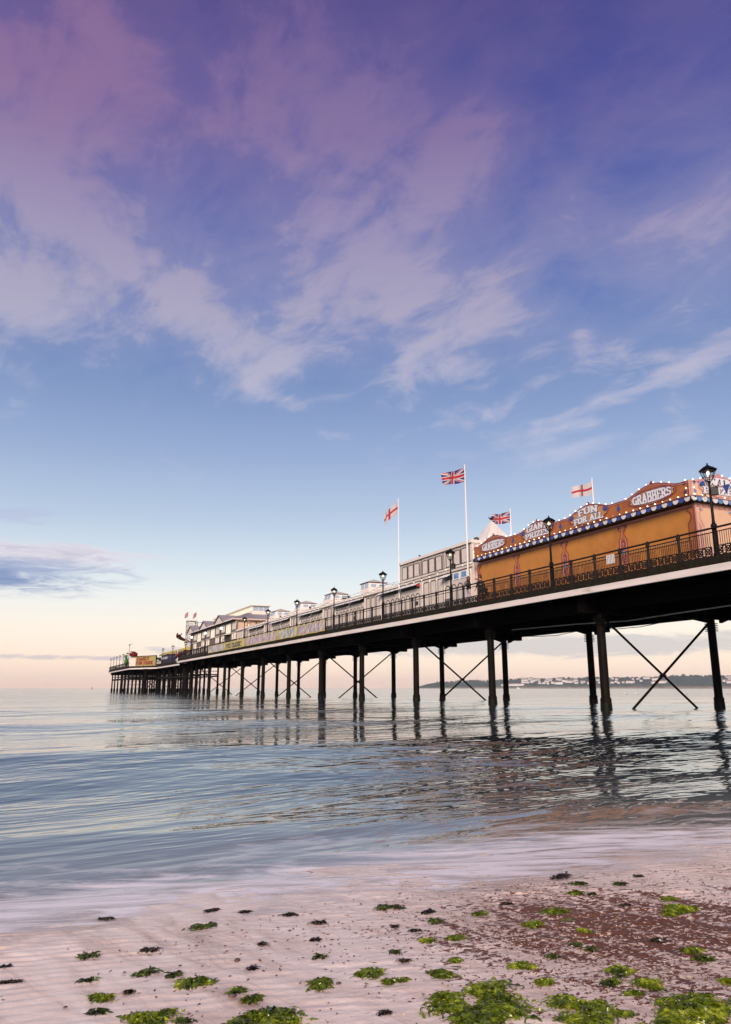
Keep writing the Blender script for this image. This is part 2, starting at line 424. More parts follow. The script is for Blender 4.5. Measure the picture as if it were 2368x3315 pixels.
# ================================================================== THE SETTING
# ---- beach
def fbm(x, y, z=0.0, o=3):
    return mnoise.fractal(Vector((x, y, z)), 1.0, 2.0, o)
def sand_mean(x, y):
    s = 0.020 * (4.05 - y)
    if y > 4.05: s = -0.035 * (y - 4.05)
    return s
def grid_mesh(name, X, Y, zf, mats, smooth=True):
    nx, ny = len(X), len(Y)
    Z = zf
    v = np.empty((ny, nx, 3))
    v[:, :, 0] = X[None, :]; v[:, :, 1] = Y[:, None]; v[:, :, 2] = Z
    idx = np.arange(nx * ny).reshape(ny, nx)
    q = np.stack([idx[:-1, :-1], idx[:-1, 1:], idx[1:, 1:], idx[1:, :-1]], -1).reshape(-1, 4)
    me = bpy.data.meshes.new(name)
    me.vertices.add(nx * ny); me.vertices.foreach_set('co', v.reshape(-1))
    me.loops.add(q.size); me.loops.foreach_set('vertex_index', q.reshape(-1).astype(np.int32))
    me.polygons.add(len(q)); me.polygons.foreach_set('loop_start', np.arange(0, q.size, 4, dtype=np.int32))
    me.polygons.foreach_set('loop_total', np.full(len(q), 4, dtype=np.int32))
    me.update(calc_edges=True); me.validate()
    me.materials.append(mats)
    if smooth: me.polygons.foreach_set('use_smooth', [True] * len(me.polygons))
    o = bpy.data.objects.new(name, me); COL.objects.link(o)
    return o
rng = np.random.default_rng(5)
def np_noise(x, y, scale, seed, octv=4, rough=.55):
    """smooth value noise, vectorised"""
    x = np.asarray(x, float); y = np.asarray(y, float); out = np.zeros_like(x); amp = 1.0; tot = 0
    for o in range(octv):
        r = np.random.default_rng(seed * 31 + o).random((257, 257)); r[256, :] = r[0, :]; r[:, 256] = r[:, 0]
        u = (x * scale * 2 ** o) % 256; v = (y * scale * 2 ** o) % 256
        i = np.minimum(np.floor(u).astype(int), 255); j = np.minimum(np.floor(v).astype(int), 255)
        a = u - i; b = v - j; a = a * a * (3 - 2 * a); b = b * b * (3 - 2 * b)
        out += amp * ((r[j, i] * (1 - a) + r[j, i + 1] * a) * (1 - b) + (r[j + 1, i] * (1 - a) + r[j + 1, i + 1] * a) * b)
        tot += amp; amp *= rough
    return out / tot
def sand_z(X, Y):
    base = np.where(Y < 4.05, .020 * (4.05 - Y), -.035 * (Y - 4.05))
    base = base + .016 * (np_noise(X, Y, .9, 3, 3) - .5)
    # ripples: short-crested, running roughly along the shore, fanning out on the right
    ang = .10 + .16 * np_noise(X, Y, .35, 9, 2)
    wob = .35 * np_noise(X, Y, 1.6, 11, 3)
    ph = (Y * np.cos(ang) + X * np.sin(ang) * 1.2) / .030 + wob * 10
    rip = np.sin(2 * np.pi * ph * .5 + 5 * np_noise(X, Y, 3.0, 13, 3))
    short = np_noise(X * 7.5 + Y * 3.0, Y * 24 + X * 6.0 + 6 * np_noise(X, Y, 1.5, 14, 2), 1.0, 15, 3) * 2 - 1
    mixr = np.clip(np_noise(X, Y, .8, 16, 2) * 2 - .8, 0, .45)
    rip = rip * mixr + short * 1.7 * (1 - mixr)
    amp = .0040 * np.clip(np_noise(X, Y, 1.3, 17, 3) * 2.6 - .55, .12, 1.4)
    fine = .0045 * (np_noise(X * .7, Y * 1.6, 14, 19, 3) - .5)
    fade = np.clip((6.5 - Y) / 2.5, 0, 1)
    return base + (amp * rip + fine) * fade

SAND = bpy.data.materials.new('wet_sand'); SAND.use_nodes = True
def sand_material():
    t = SAND.node_tree; g = NG(t); b = t.nodes['Principled BSDF']
    geo = g.n('ShaderNodeNewGeometry'); P = geo.outputs['Position']
    x, y, z = g.sep(P)
    st = g.comb(g.m('MULTIPLY_ADD', x, .38, g.m('MULTIPLY', y, -1.0)), g.m('MULTIPLY_ADD', y, 1.5, g.m('MULTIPLY', x, 4.2)), 0.0)
    nA = g.noise(st, 2.0, 8, .68, .6)
    nB = g.noise(g.comb(g.m('MULTIPLY', x, .55), y, 0.0), 46, 6, .72, .4)
    nC = g.noise(P, 200, 3, .6)
    nD = g.noise(P, 1.1, 4, .5)
    px = g.m('DIVIDE', g.m('SUBTRACT', x, 2.45), 1.0); py = g.m('DIVIDE', g.m('SUBTRACT', y, 2.75), .75)
    patch = g.m('EXPONENT', g.m('MULTIPLY', g.m('MULTIPLY_ADD', px, px, g.m('MULTIPLY', py, py)), -1.0))
    k = g.m('ADD', g.m('ADD', g.m('MULTIPLY', g.m('SUBTRACT', nA, .5), 1.5), g.m('MULTIPLY', g.m('SUBTRACT', nB, .5), 1.9)), g.m('MULTIPLY_ADD', patch, .46, g.mapr(x, .6, 2.4, -.10, .04)))
    bare = g.mapr(k, .27, .40)
    film = g.ramp(g.m('ADD', g.m('MULTIPLY', nA, .62), g.m('MULTIPLY', nD, .38)), [(.36, (.44, .31, .24)), (.48, (.74, .59, .49)), (.62, (.87, .745, .65))])
    sandc = g.ramp(nC, [(.3, (.085, .030, .013)), (.7, (.17, .068, .032))])
    g.link(g.mix(bare, film, sandc), b.inputs['Base Color'])
    g.link(g.mapr(bare, 0, 1, .10, .6), b.inputs['Roughness'])
    b.inputs['IOR'].default_value = 1.45
    bp = g.n('ShaderNodeBump'); bp.inputs['Strength'].default_value = .55; bp.inputs['Distance'].default_value = .006
    g.link(g.m('ADD', g.m('MULTIPLY', nB, 1.0), g.m('MULTIPLY', nC, .25)), bp.inputs['Height'])
    g.link(bp.outputs[0], b.inputs['Normal'])
sand_material()
Xs = np.concatenate([np.linspace(-400, -9, 60, endpoint=False), np.linspace(-9, -1.2, 90, endpoint=False), np.linspace(-1.2, 6.5, 620, endpoint=False), np.linspace(6.5, 20, 90, endpoint=False), np.linspace(20, 500, 60)])
Ys = np.concatenate([np.linspace(-60, .5, 50, endpoint=False), np.linspace(.5, 1.7, 40, endpoint=False), np.linspace(1.7, 4.5, 480, endpoint=False), np.linspace(4.5, 5.2, 40, endpoint=False), np.linspace(5.2, 14, 80, endpoint=False), np.linspace(14, 60, 20)])
gx, gy = np.meshgrid(Xs, Ys)
zs = sand_z(gx, gy)
beach = grid_mesh('beach', Xs, Ys, np.where(gy < 0, zs * 1.0 + .0, zs), SAND)
tag(beach, None, None, kind='structure')
def sand_at(x, y):
    return float(sand_z(np.array([[x]]), np.array([[y]]))[0, 0])

# ---- sea
def sea_z(X, Y):
    wob = 1.1 * (np_noise(X + 40, Y * .3 + 7, .13, 23, 3) - .5)
    y = Y + wob + .02 * X
    def wave(yc, lf, lb, h):
        d = y - yc
        return h * np.exp(-np.where(d < 0, (d / lf) ** 2, (d / lb) ** 2))
    fade = np.clip(1.25 - Y / 160, 0, 1)
    z = wave(11.8, 3.3, 3.0, .25) + wave(22.5, 3.4, 4, .18) + wave(34, 4, 5, .20) + wave(47, 5, 6, .2) + wave(62, 6, 6, .22)
    z = z + wave(5.75, .5, .8, .028) + wave(4.7, .35, .5, .015)
    z = z - .02
    amp = np.clip((Y - 3.8) / 4, .05, 1)
    chop = (np_noise(X * .55 + Y * .12, Y * 1.25 - X * .22, .75, 29, 3) - .5) * .016 + (np_noise(X * .6, Y * 1.7 + X * .15, 2.4, 31, 3) - .5) * .006
    big = (np_noise(X * .5, Y, .11, 37, 3) - .5) * .12 * np.clip(Y / 60, 0, 1)
    z = z * fade + chop * amp + big
    return np.where(Y < 4.6, np.maximum(z * np.clip((Y - 3.2) / 1.4, 0, 1), np.where(Y < 4.05, .020 * (4.05 - Y), -.035 * (Y - 4.05)) + .0028 + .004 * (np_noise(X, Y, 1.2, 41, 3) - .5)), z)
WATER = bpy.data.materials.new('sea_water'); WATER.use_nodes = True
def water_material():
    t = WATER.node_tree; g = NG(t); b = t.nodes['Principled BSDF']
    geo = g.n('ShaderNodeNewGeometry'); P = geo.outputs['Position']
    x, y, z = g.sep(P)
    depth = g.mapr(y, 3.4, 9.5, 0, 1)
    nE = g.noise(g.comb(g.m('MULTIPLY', x, .9), g.m('MULTIPLY_ADD', y, 1.2, g.m('MULTIPLY', x, .25)), 0.0), .95, 6, .6, .6)
    st = g.comb(g.m('MULTIPLY_ADD', x, .55, g.m('MULTIPLY', y, .25)), g.m('MULTIPLY_ADD', y, 2.6, g.m('MULTIPLY', x, .7)), 0.0)
    nF = g.noise(st, 1.5, 9, .66, 1.1)
    nS = g.noise(st, 7.0, 6, .62, .5)
    col = g.ramp(depth, [(0, (.34, .28, .25)), (.12, (.20, .205, .185)), (.35, (.12, .14, .138)), (1, (.030, .040, .046))])
    # foam drawn out by the backwash
    shore = g.m('MULTIPLY', g.mapr(y, 3.2, 3.9), g.mapr(y, 5.3, 4.1))
    f1 = g.mapr(g.m('ADD', g.m('ADD', g.m('MULTIPLY', nF, .8), g.m('MULTIPLY', nS, .25)), g.m('MULTIPLY', shore, .28)), .60, .84)
    foam = g.m('MULTIPLY', f1, g.mapr(y, 8.0, 4.6, .06, 1))
    edge = g.m('ADD', y, g.m('MULTIPLY', g.m('SUBTRACT', nE, .5), 2.2))
    for e0, wd_, k_ in ((3.98, .045, .75), (4.42, .06, .55), (4.95, .09, .35)):
        q_ = g.m('DIVIDE', g.m('SUBTRACT', g.m('ADD', edge, g.m('MULTIPLY', g.m('SUBTRACT', nS, .5), .45)), e0), wd_)
        foam = g.m('MAXIMUM', foam, g.m('MULTIPLY', g.m('EXPONENT', g.m('MULTIPLY', g.m('MULTIPLY', q_, q_), -1.0)), g.m('MULTIPLY', g.mapr(nF, .38, .56), k_)))
    col = g.mix(foam, col, (.82, .775, .755))
    g.link(col, b.inputs['Base Color'])
    rough = g.mapr(y, 3, 90, .025, .11)
    g.link(g.m('MULTIPLY_ADD', foam, .4, rough), b.inputs['Roughness'])
    b.inputs['IOR'].default_value = 1.65
    # water thins out to nothing over the sand
    thin = g.mapr(edge, 3.65, 4.5, 0, 1)
    alpha = g.m('MAXIMUM', g.m('MULTIPLY', thin, 1.0), g.m('MULTIPLY', foam, g.mapr(edge, 3.4, 4.0)))
    g.link(alpha, b.inputs['Alpha'])
    w1 = g.noise(g.comb(g.m('MULTIPLY_ADD', x, .42, g.m('MULTIPLY', y, .10)), g.m('MULTIPLY_ADD', y, 1.3, g.m('MULTIPLY', x, -.28)), 0.0), .42, 5, .56, .35)
    w2 = g.noise(g.comb(g.m('MULTIPLY', x, .35), y, 5.0), .045, 5, .55, .2)
    bp = g.n('ShaderNodeBump'); bp.inputs['Strength'].default_value = 1.0
    bp.inputs['Distance'].default_value = .13
    g.link(g.m('ADD', g.m('MULTIPLY', w1, g.mapr(y, 3.6, 6.5, .16, 1)), g.m('MULTIPLY', w2, g.mapr(y, 20, 160, .0, 6.0, smooth=False))), bp.inputs['Height'])
    g.link(bp.outputs[0], b.inputs['Normal'])
water_material()
def sea_axis(lo, hi, d0, gr):
    out = [lo]; d_ = d0
    while out[-1] < hi:
        out.append(out[-1] + max(d0, gr * abs(out[-1]))); 
    return np.array(out)
Ysea = sea_axis(2.3, 6500, .022, .0065)
xp = sea_axis(0, 9000, .05, .012)
Xsea = np.concatenate([-xp[:0:-1][:-1][xp[:0:-1][:-1] < 5000], xp])
gx, gy = np.meshgrid(Xsea, Ysea)
sea = grid_mesh('sea', Xsea, Ysea, sea_z(gx, gy), WATER)
tag(sea, None, None, kind='structure')

# ---- far headland with its woods and town
def headland():
    WOOD = mat('far_woods', (.055, .075, .060), .9, .35, .02)
    CLIFF = mat('far_cliff', (.16, .13, .11), .9, .3, .03)
    mb = MB(); n = 260
    def prof(az):
        t = (az - 27.7) / 1.7
        h = 34 * max(0, min(1, t)) ** .55 if az > 27.7 else 0
        h += 10 * max(0, min(1, (az - 29.5) / 6)) + 9 * max(0, min(1, (az - 35) / 4))
        h += 4.0 * fbm(az * .55, 2.0, 0, 3) + 2.6 * fbm(az * 3.1, 8.0, 0, 3)
        for c, w, a in ((46.8, 2.4, 9), (52, 2.5, 8), (36, 1.0, 4)): h += a * math.exp(-((az - c) / w) ** 2)
        return max(h, .0)
    rows = []
    for i in range(n + 1):
        az = 27.7 + (66 - 27.7) * i / n; h = prof(az)
        ca, sa = math.sin(R(az)), math.cos(R(az))
        rr = []
        for dist, k in ((3960, -.04), (3965, .16), (4010, .42), (4120, .74), (4260, 1.0), (4700, .98), (5600, 0)):
            hh = h * k + (1.6 * fbm(az * 7, k * 9, 1, 2) if 0 < k < 1 else 0)
            dd = dist + 30 * fbm(az * 1.3, 5, 0, 2)
            rr.append((ca * dd, sa * dd, hh if k >= 0 else -3))
        rows.append(rr)
    vs = [p for rr in rows for p in rr]; k = 7; fs = []; ms = []
    for i in range(n):
        for j in range(k - 1):
            fs.append((i * k + j, (i + 1) * k + j, (i + 1) * k + j + 1, i * k + j + 1)); ms.append(1 if j == 0 else 0)
    mb.v = vs; mb.f = fs; mb.m = ms
    o = mb.build('headland', [WOOD, CLIFF], smooth=True)
    tag(o, None, None, kind='structure')
    # wooded clumps that break up the skyline
    rnd = random.Random(3)
    tr = MB()
    for i in range(900):
        az = rnd.uniform(29.3, 55); h = prof(az); q = rnd.random()
        if 37.2 < az < 45.5 and q < .55: continue
        dist, kk = (4255, 1.0) if q > .55 else (rnd.uniform(4000, 4200), None)
        kk = kk or (.40 + .5 * (dist - 4000) / 220)
        ca, sa = math.sin(R(az)), math.cos(R(az))
        r = rnd.uniform(2.5, 6)
        prof_ = [(r * .5, -r * .3), (r, .3 * r), (r * .8, .9 * r), (r * .25, 1.25 * r)]
        tr.lathe(prof_, (ca * dist, sa * dist, h * kk), 6, 0, rnd.random() * 3)
    w = tr.build('far_woodland', WOOD)
    tag(w, 'dark belts of trees along the far headland', 'woodland', kind='stuff')
    # town houses
    HW = mat('house_render', (.50, .48, .47), .8, .3, .004); HR = mat('house_roof', (.25, .17, .15), .8, .2, .05)
    protos = []
    for (wd, dp, ht) in ((16, 10, 7), (24, 11, 8), (34, 12, 9), (12, 9, 7)):
        m_ = MB(); m_.box(-wd / 2, wd / 2, -dp / 2, dp / 2, -2, ht)
        a = [(-wd / 2 - .5, -dp / 2 - .5, ht + .02), (wd / 2 + .5, -dp / 2 - .5, ht + .02), (wd / 2 + .5, dp / 2 + .5, ht + .02), (-wd / 2 - .5, dp / 2 + .5, ht + .02), (-wd / 2 - .5, 0, ht + 3), (wd / 2 + .5, 0, ht + 3)]
        m_.add(a, [(0, 1, 5, 4), (2, 3, 4, 5), (0, 4, 3), (1, 2, 5), (3, 2, 1, 0)], 1)
        for kx in range(int(wd // 4)):
            xx = -wd / 2 + 2 + kx * 4
            for zz in (1.2, 4.3): m_.box(xx - .6, xx + .6, -dp / 2 - .06, -dp / 2 + .02, zz, zz + 1.5, 2)
        protos.append(m_.mesh('house', [HW, HR, GLASS]))
    for i in range(120):
        az = rnd.choice([rnd.uniform(35.6, 45.6), rnd.uniform(35.6, 45.6), rnd.uniform(49.2, 51.5), rnd.uniform(33.5, 36)])
        q = rnd.random() ** 1.3; dist = 4010 + 190 * q; h = prof(az)
        kk = np.interp(dist, [3965, 4010, 4120, 4260], [.16, .42, .74, 1.0])
        if az < 35.6: kk = .3; dist = 3990
        o = bpy.data.objects.new('house', rnd.choice(protos)); COL.objects.link(o)
        o.location = (math.sin(R(az)) * dist, math.cos(R(az)) * dist, h * kk)
        o.rotation_euler = (0, 0, R(-az) + rnd.uniform(-.3, .3))
        tag(o, 'small white house in the far town across the bay', 'house', 'houses of the far town on the headland')
headland()

# ================================================================== THE PIER
XN, XF = 25.5, 33.4                 # pile rows
BENTS = [28.95 + 9.77 * k for k in range(-3, 12)]
def pier():
    p = thing('pier', (29.45, 60, 0), 'long iron pier on dark piles with a white edge board over the sea', 'pier')
    DZ = 6.0
    MB().box(23.92, 35.0, -8, 136, 5.74, DZ).build('deck', DECK, p)
    MB().prism([(26.62, 136.01), (33, 136.01), (33, 178), (37.0, 188), (37.0, 239.9), (21.85, 239.9), (21.85, 188), (26.62, 178.2)], lambda u, v, d: (u, v, d), 5.74, DZ).build('deck', DECK, p)
    # edge timbers and fascia boards, in lengths
    def edge(a, b, name, mt, off0, off1, z0, z1, lip=0.0):
        a = Vector((*a, 0)); b = Vector((*b, 0)); d_ = (b - a).normalized(); nrm = Vector((-d_.y, d_.x, 0))
        if nrm.x > 0 and abs(nrm.x) > .01: nrm = -nrm
        L = (b - a).length; n = max(1, round(L / 5.08))
        for i in range(n):
            s0 = a + d_ * (L * i / n + .008); s1 = a + d_ * (L * (i + 1) / n - .008)
            mb = MB()
            e0, e1 = nrm * off0, nrm * off1
            j = random.uniform(-.012, .012)
            mb.hexa([(*(s0 + e0).xy, z0 + j), (*(s1 + e0).xy, z0 + j), (*(s1 + e1).xy, z0 + j), (*(s0 + e1).xy, z0 + j),
                     (*(s0 + e0).xy, z1 + j), (*(s1 + e0).xy, z1 + j), (*(s1 + e1).xy, z1 + j), (*(s0 + e1).xy, z1 + j)])
            if lip:
                e2 = nrm * (off1 + lip)
                mb.hexa([(*(s0 + e1 * .999).xy, z0 - .015), (*(s1 + e1 * .999).xy, z0 - .015), (*(s1 + e2).xy, z0 - .015), (*(s0 + e2).xy, z0 - .015),
                         (*(s0 + e1 * .999).xy, z0 + .06), (*(s1 + e1 * .999).xy, z0 + .06), (*(s1 + e2).xy, z0 + .06), (*(s0 + e2).xy, z0 + .06)])
            mb.build(name, mt, p)
    runs = [((23.92, -8), (23.92, 136)), ((26.62, 136.1), (26.62, 178.1)), ((26.62, 178.2), (21.85, 188)), ((21.85, 188.1), (21.85, 239.9))]
    for a, b in runs:
        edge(a, b, 'edge_timber', KERB, .0, .09, 5.705, 6.03)
        edge(a, b, 'fascia_board', FASC, -.02, .11, 5.41, 5.70, .035)
    edge((35.0, -8), (35.0, 136), 'fascia_board', FASC, -.11, .0, 5.41, 5.72)
    MB().box(21.8, 37.05, 239.95, 240.07, 5.41, 5.99).build('fascia_board', FASC, p)
    MB().box(23.8, 26.6, 136.02, 136.14, 5.41, 6.03).build('fascia_board', FASC, p)
    # girders and cross joists below the deck
    for x in (XN, 29.45, XF):
        for k, y0 in enumerate(BENTS[:-1]):
            MB().box(x - .16, x + .16, y0 + .27, y0 + 9.5, 4.74 + .02 * (k % 3), 5.40).build('girder', TIMB, p)
    jm = MB().box(-5.4, 5.4, -.09, .09, -.16, .16).mesh('joist', TIMB)
    for k in range(76): inst(jm, 'joist', p, (29.45, -6 + k * 1.88, 5.57))
    for k, y0 in enumerate(BENTS):
        MB().box(24.3, 34.7, y0 - .2, y0 + .2, 4.62, 5.40).build('crosshead', TIMB, p)
        # haunch brackets give the broken lower line of the girders
        for s in (-1, 1):
            for x in (XN, XF):
                m_ = MB(); m_.prism([(y0 + s * .28, 4.40), (y0 + s * 1.5, 4.735), (y0 + s * .28, 4.735)], SIDE, x - .11, x + .11)
                m_.build('bracket', TIMB, p)
    # piles with flanged heads
    def pile_mesh(r):
        mb = MB()
        mb.lathe([(r * 1.22, -3), (r * 1.22, .52), (r * 1.16, .56), (r, .60), (r * .96, 4.62)], (0, 0, 0), 18, 0)
        return mb.mesh('pile', PILE, smooth=False)
    cm = MB()
    for k in range(5):
        cm.lathe([(.20, 0), (.34, 0), (.34, .022), (.20, .022)], (0, 0, 4.02 + .095 * k), 14)
    cm = cm.mesh('flange', PILE)
    wm = MB().lathe([(.275, -2.9), (.280, .05), (.272, .30), (.262, .34)], (0, 0, 0), 18).mesh('weed_sleeve', WEEDY)
    pm = pile_mesh(.215)
    for k, y0 in enumerate(BENTS):
        for x in (XN, XF):
            o = inst(pm, 'pile', p, (x, y0 + (.35 if x == XF else 0), 0))
            inst(cm, 'flange', o, world_org(o)); inst(wm, 'weed_sleeve', o, world_org(o))
        if k % 2 == 1:      # every second bent is cross braced
            for (xa, xb, dy) in ((XN, XF, -.06), (XF, XN, .06)):
                s = 1 if xb > xa else -1
                MB().tube((xa + s * .15, y0 + .17 + dy, 4.55), (xb - s * .2, y0 + .17 + dy, -1.25), .062, .062, 8).build('brace', PILE, p)
            MB().lathe([(.17, -.05), (.17, .05)], (0, 0, 0), 10).build('brace_boss', PILE, p, loc=(0, 0, 0)).location = Vector((29.45, y0 + .17, 1.66)) - p.location
    # pipes and cables slung under the deck
    GP = mat('grey_pipe', (.36, .36, .36), .4, .15, 3)
    pts = [(27.3, 14, 4.62), (27.3, 20, 4.52), (27.3, 22.6, 4.50), (27.3, 26, 4.42), (27.3, 29, 4.33), (27.3, 33, 4.47), (27.3, 39, 4.58)]
    MB().path(pts, .028, 6).build('service_pipe', GP, p)
    MB().path([(33.0, 22 + i * 2, 4.66 + .10 * math.sin(i * 1.7)) for i in range(14)], .022, 5).build('service_pipe', TIMB, p)
    MB().path([(24.8, 12 + i * 2.2, 5.15 + .03 * math.sin(i * 2.3)) for i in range(24)], .02, 5).build('service_pipe', TIMB, p)
    # pier head: thicket of slimmer piles with rails and cross rods
    hp = MB().lathe([(.30, -3), (.28, .9), (.19, 1.0), (.18, 4.9)], (0, 0, 0), 10).mesh('pile', PILE)
    hx = MB().box(-.12, .12, -4.2, 4.2, -.13, .13).mesh('head_rail', PILE)
    for y0 in [141, 149, 157, 165, 173, 181, 189, 197, 205, 213, 221, 229, 236.5]:
        xs = [27.4, 29.8, 32.3] if y0 < 180 else ([24.5, 27.6, 30.7, 34.2] if y0 < 188 else [22.7, 25.6, 28.5, 31.4, 34.3, 36.4])
        for x in xs:
            inst(hp, 'pile', p, (x, y0, 0))
        MB().box(xs[0] - .5, xs[-1] + .5, y0 - .16, y0 + .16, 4.75, 5.42).build('crosshead', TIMB, p)
        MB().box(xs[0], xs[-1], y0 - .09, y0 + .09, 3.42, 3.62).build('head_rail', PILE, p)
        MB().box(xs[0], xs[-1], y0 - .09, y0 + .09, 4.10, 4.20).build('head_rail', PILE, p)
        for i in range(len(xs) - 1):
            if i % 2 == (1 if y0 > 188 else 0):
                for a, b in ((.6, 3.4), (3.4, .6)):
                    MB().tube((xs[i], y0 + (.1 if a < 1 else -.1), a), (xs[i + 1], y0 + (.1 if a < 1 else -.1), b), .035, .035, 5).build('brace', PILE, p)
        if y0 < 236: 
            for x in (xs[0], xs[-1]): inst(hx, 'head_rail', p, (x, y0 + 4.1, 3.25))
    for x in (22.7, 28.5, 34.3): MB().box(x - .16, x + .16, 188.2, 239.6, 5.43, 5.73).build('girder', TIMB, p)
    MB().box(27.2, 27.5, 140, 178, 5.43, 5.73).build('girder', TIMB, p)
pier()

# ------------------------------------------------------------------ railing
LAMPS = [20.52 + 10.19 * k for k in range(0, 8)]
def railing():
    xr = 23.98
    r = thing('pier_railing', (xr, 60, 6.0), 'dark iron railing with lattice panels along the seaward walkway of the pier', 'railing')
    post = MB().lathe([(.095, 0), (.095, .12), (.066, .14), (.062, .95), (.085, 1.0), (.085, 1.12), (.07, 1.19), (.02, 1.23)], (0, 0, 0), 8).mesh('post', RAIL, smooth=False)
    # lattice panel 1.5 m: frame, crossing diagonals and rings
    lm = MB(); h0, h1, hw = .06, .42, .74
    lm.box(-.02, .02, -hw, hw, h0 - .02, h0 + .02); lm.box(-.02, .02, -hw, hw, h1 - .02, h1 + .02)
    for e in (-hw, hw): lm.box(-.02, .02, e - .02, e + .02, h0 + .02, h1 - .02)
    n = 4; w = 2 * hw / n
    for i in range(n):
        a = -hw + i * w
        lm.strip([(a, h0), (a + w, h1)], .05, SIDE, -.012, .006); lm.strip([(a, h1), (a + w, h0)], .05, SIDE, -.004, .014)
        lm.strip(arc(a + w / 2, (h0 + h1) / 2, .11, .11, 0, 330, 11), .045, SIDE, -.016, .016, closed=True)
        lm.strip(arc(a, h1 - .02, .09, .13, 180, 360, 6), .025, SIDE, -.010, .010) if i else None
        lm.strip(arc(a, h0 + .02, .09, .13, 0, 180, 6), .025, SIDE, -.010, .010) if i else None
    lm = lm.mesh('lattice_panel', RAIL)
    pk = MB()
    for i in range(15): pk.box(-.008, .008, -.70 + i * .1 - .008, -.70 + i * .1 + .008, .44, .985)
    pk = pk.mesh('picket_infill', RAIL)
    ys = []
    y = LAMPS[0] - 10.19 * 2
    k = 0
    while y < 135.5:
        ys.append((y, k % 6 == 0)); y += 10.19 / 6; k += 1
    for i, (y, lamp) in enumerate(ys):
        if not lamp or y > 93: inst(post, 'post', r, (xr, y, 6.0))
        yc = y + 10.19 / 12
        if yc < 135: inst(lm, 'lattice_panel', r, (xr, yc, 6.0))
        if 14 < yc < 37: inst(pk, 'picket_infill', r, (xr, yc, 6.0))
    for a in range(len(ys) - 1):
        y0, y1 = ys[a][0], ys[a + 1][0]
        if a % 6 == 0:
            ye = min(y0 + 10.19, 135.9)
            MB().tube((xr, y0, 7.15), (xr, ye, 7.15), .042, .042, 8).build('handrail', RAIL, r)
            MB().tube((xr, y0, 6.985), (xr, ye, 6.985), .022, .022, 6).build('mid_rail', RAIL, r)
    # railing round the pier head
    h = thing('pier_railing', (23, 190, 6.0), 'dark iron railing round the far pier head', 'railing')
    for (a, b) in (((26.7, 136.3), (26.7, 178.2)), ((26.7, 178.2), (21.95, 188.1)), ((21.95, 188.1), (21.95, 239.7)), ((21.95, 239.7), (36.8, 239.7)), ((23.98, 135.9), (26.7, 135.9))):
        A = Vector((*a, 6)); B = Vector((*b, 6)); L = (B - A).length; nn = max(1, round(L / 1.7)); ang = math.atan2((B - A).y, (B - A).x) - math.pi / 2
        up = Vector((0, 0, 1))
        for i in range(nn + 1):
            q = A.lerp(B, i / nn); inst(post, 'post', h, q)
            if i < nn:
                o = inst(lm, 'lattice_panel', h, A.lerp(B, (i + .5) / nn), (0, 0, ang)); o.scale = (1, L / nn / 1.7, 1)
        MB().tube(A + up * 1.15, B + up * 1.15, .035, .035, 6).build('handrail', RAIL, h)
        MB().tube(A + up * .98, B + up * .98, .018, .018, 6).build('mid_rail', RAIL, h)
railing()

# ------------------------------------------------------------------ lamp posts
def lamp_proto():
    L = thing('lamp_post', (0, 0, 0), 'black Victorian lamp post with a lit glass lantern beside the pier railing', 'lamp post', 'lantern lamp posts along the pier')
    b = MB()
    b.lathe([(.13, 0), (.13, .16), (.105, .20), (.095, 1.22), (.12, 1.26), (.12, 1.32), (.075, 1.38), (.058, 1.5), (.045, 3.0), (.07, 3.03), (.07, 3.07), (.05, 3.1)], (0, 0, 0), 12)
    b.build('column', IRON, L)
    fr = MB()
    zt, zb, rt, rb, n = 3.53, 3.14, .31, .14, 6
    pt = lambda r, z, i: (r * math.cos(2 * math.pi * i / n), r * math.sin(2 * math.pi * i / n), z)
    for i in range(n):
        fr.tube(pt(rb, zb, i), pt(rt, zt, i), .013, .013, 5)
        fr.tube(pt(rb, zb, i), pt(rb, zb, i + 1), .014, .014, 5); fr.tube(pt(rt, zt, i), pt(rt, zt, i + 1), .016, .016, 5)
        fr.tube(pt(.205, 3.30, i), pt(.205, 3.30, i + 1), .008, .008, 4)
        fr.tube((0, 0, 3.05), pt(rb, zb, i), .013, .013, 5)
    f = fr.build('lantern_frame', IRON, L)
    for i in range(n):
        g_ = MB(); q = .96
        g_.add([pt(rb * q, zb + .01, i), pt(rb * q, zb + .01, i + 1), pt(rt * q, zt - .01, i + 1), pt(rt * q, zt - .01, i)], [(0, 1, 2, 3)])
        g_.build('pane', LANTG, f)
    c = MB(); c.lathe([(.29, 3.535), (.375, 3.55), (.31, 3.60), (.20, 3.68), (.11, 3.72), (.075, 3.76), (.03, 3.775), (.025, 3.80), (.042, 3.825), (.03, 3.845), (.008, 3.86)], (0, 0, 0), 6)
    c.build('lantern_cap', IRON, L)
    s = MB()
    s.lathe([(.01, 3.34), (.055, 3.37), (.075, 3.43), (.055, 3.49), (.015, 3.53)], (0, 0, 0), 10)
    s.build('bulb', LAMPB, L, smooth=True)
    return L
LP = lamp_proto()
XL = 24.12
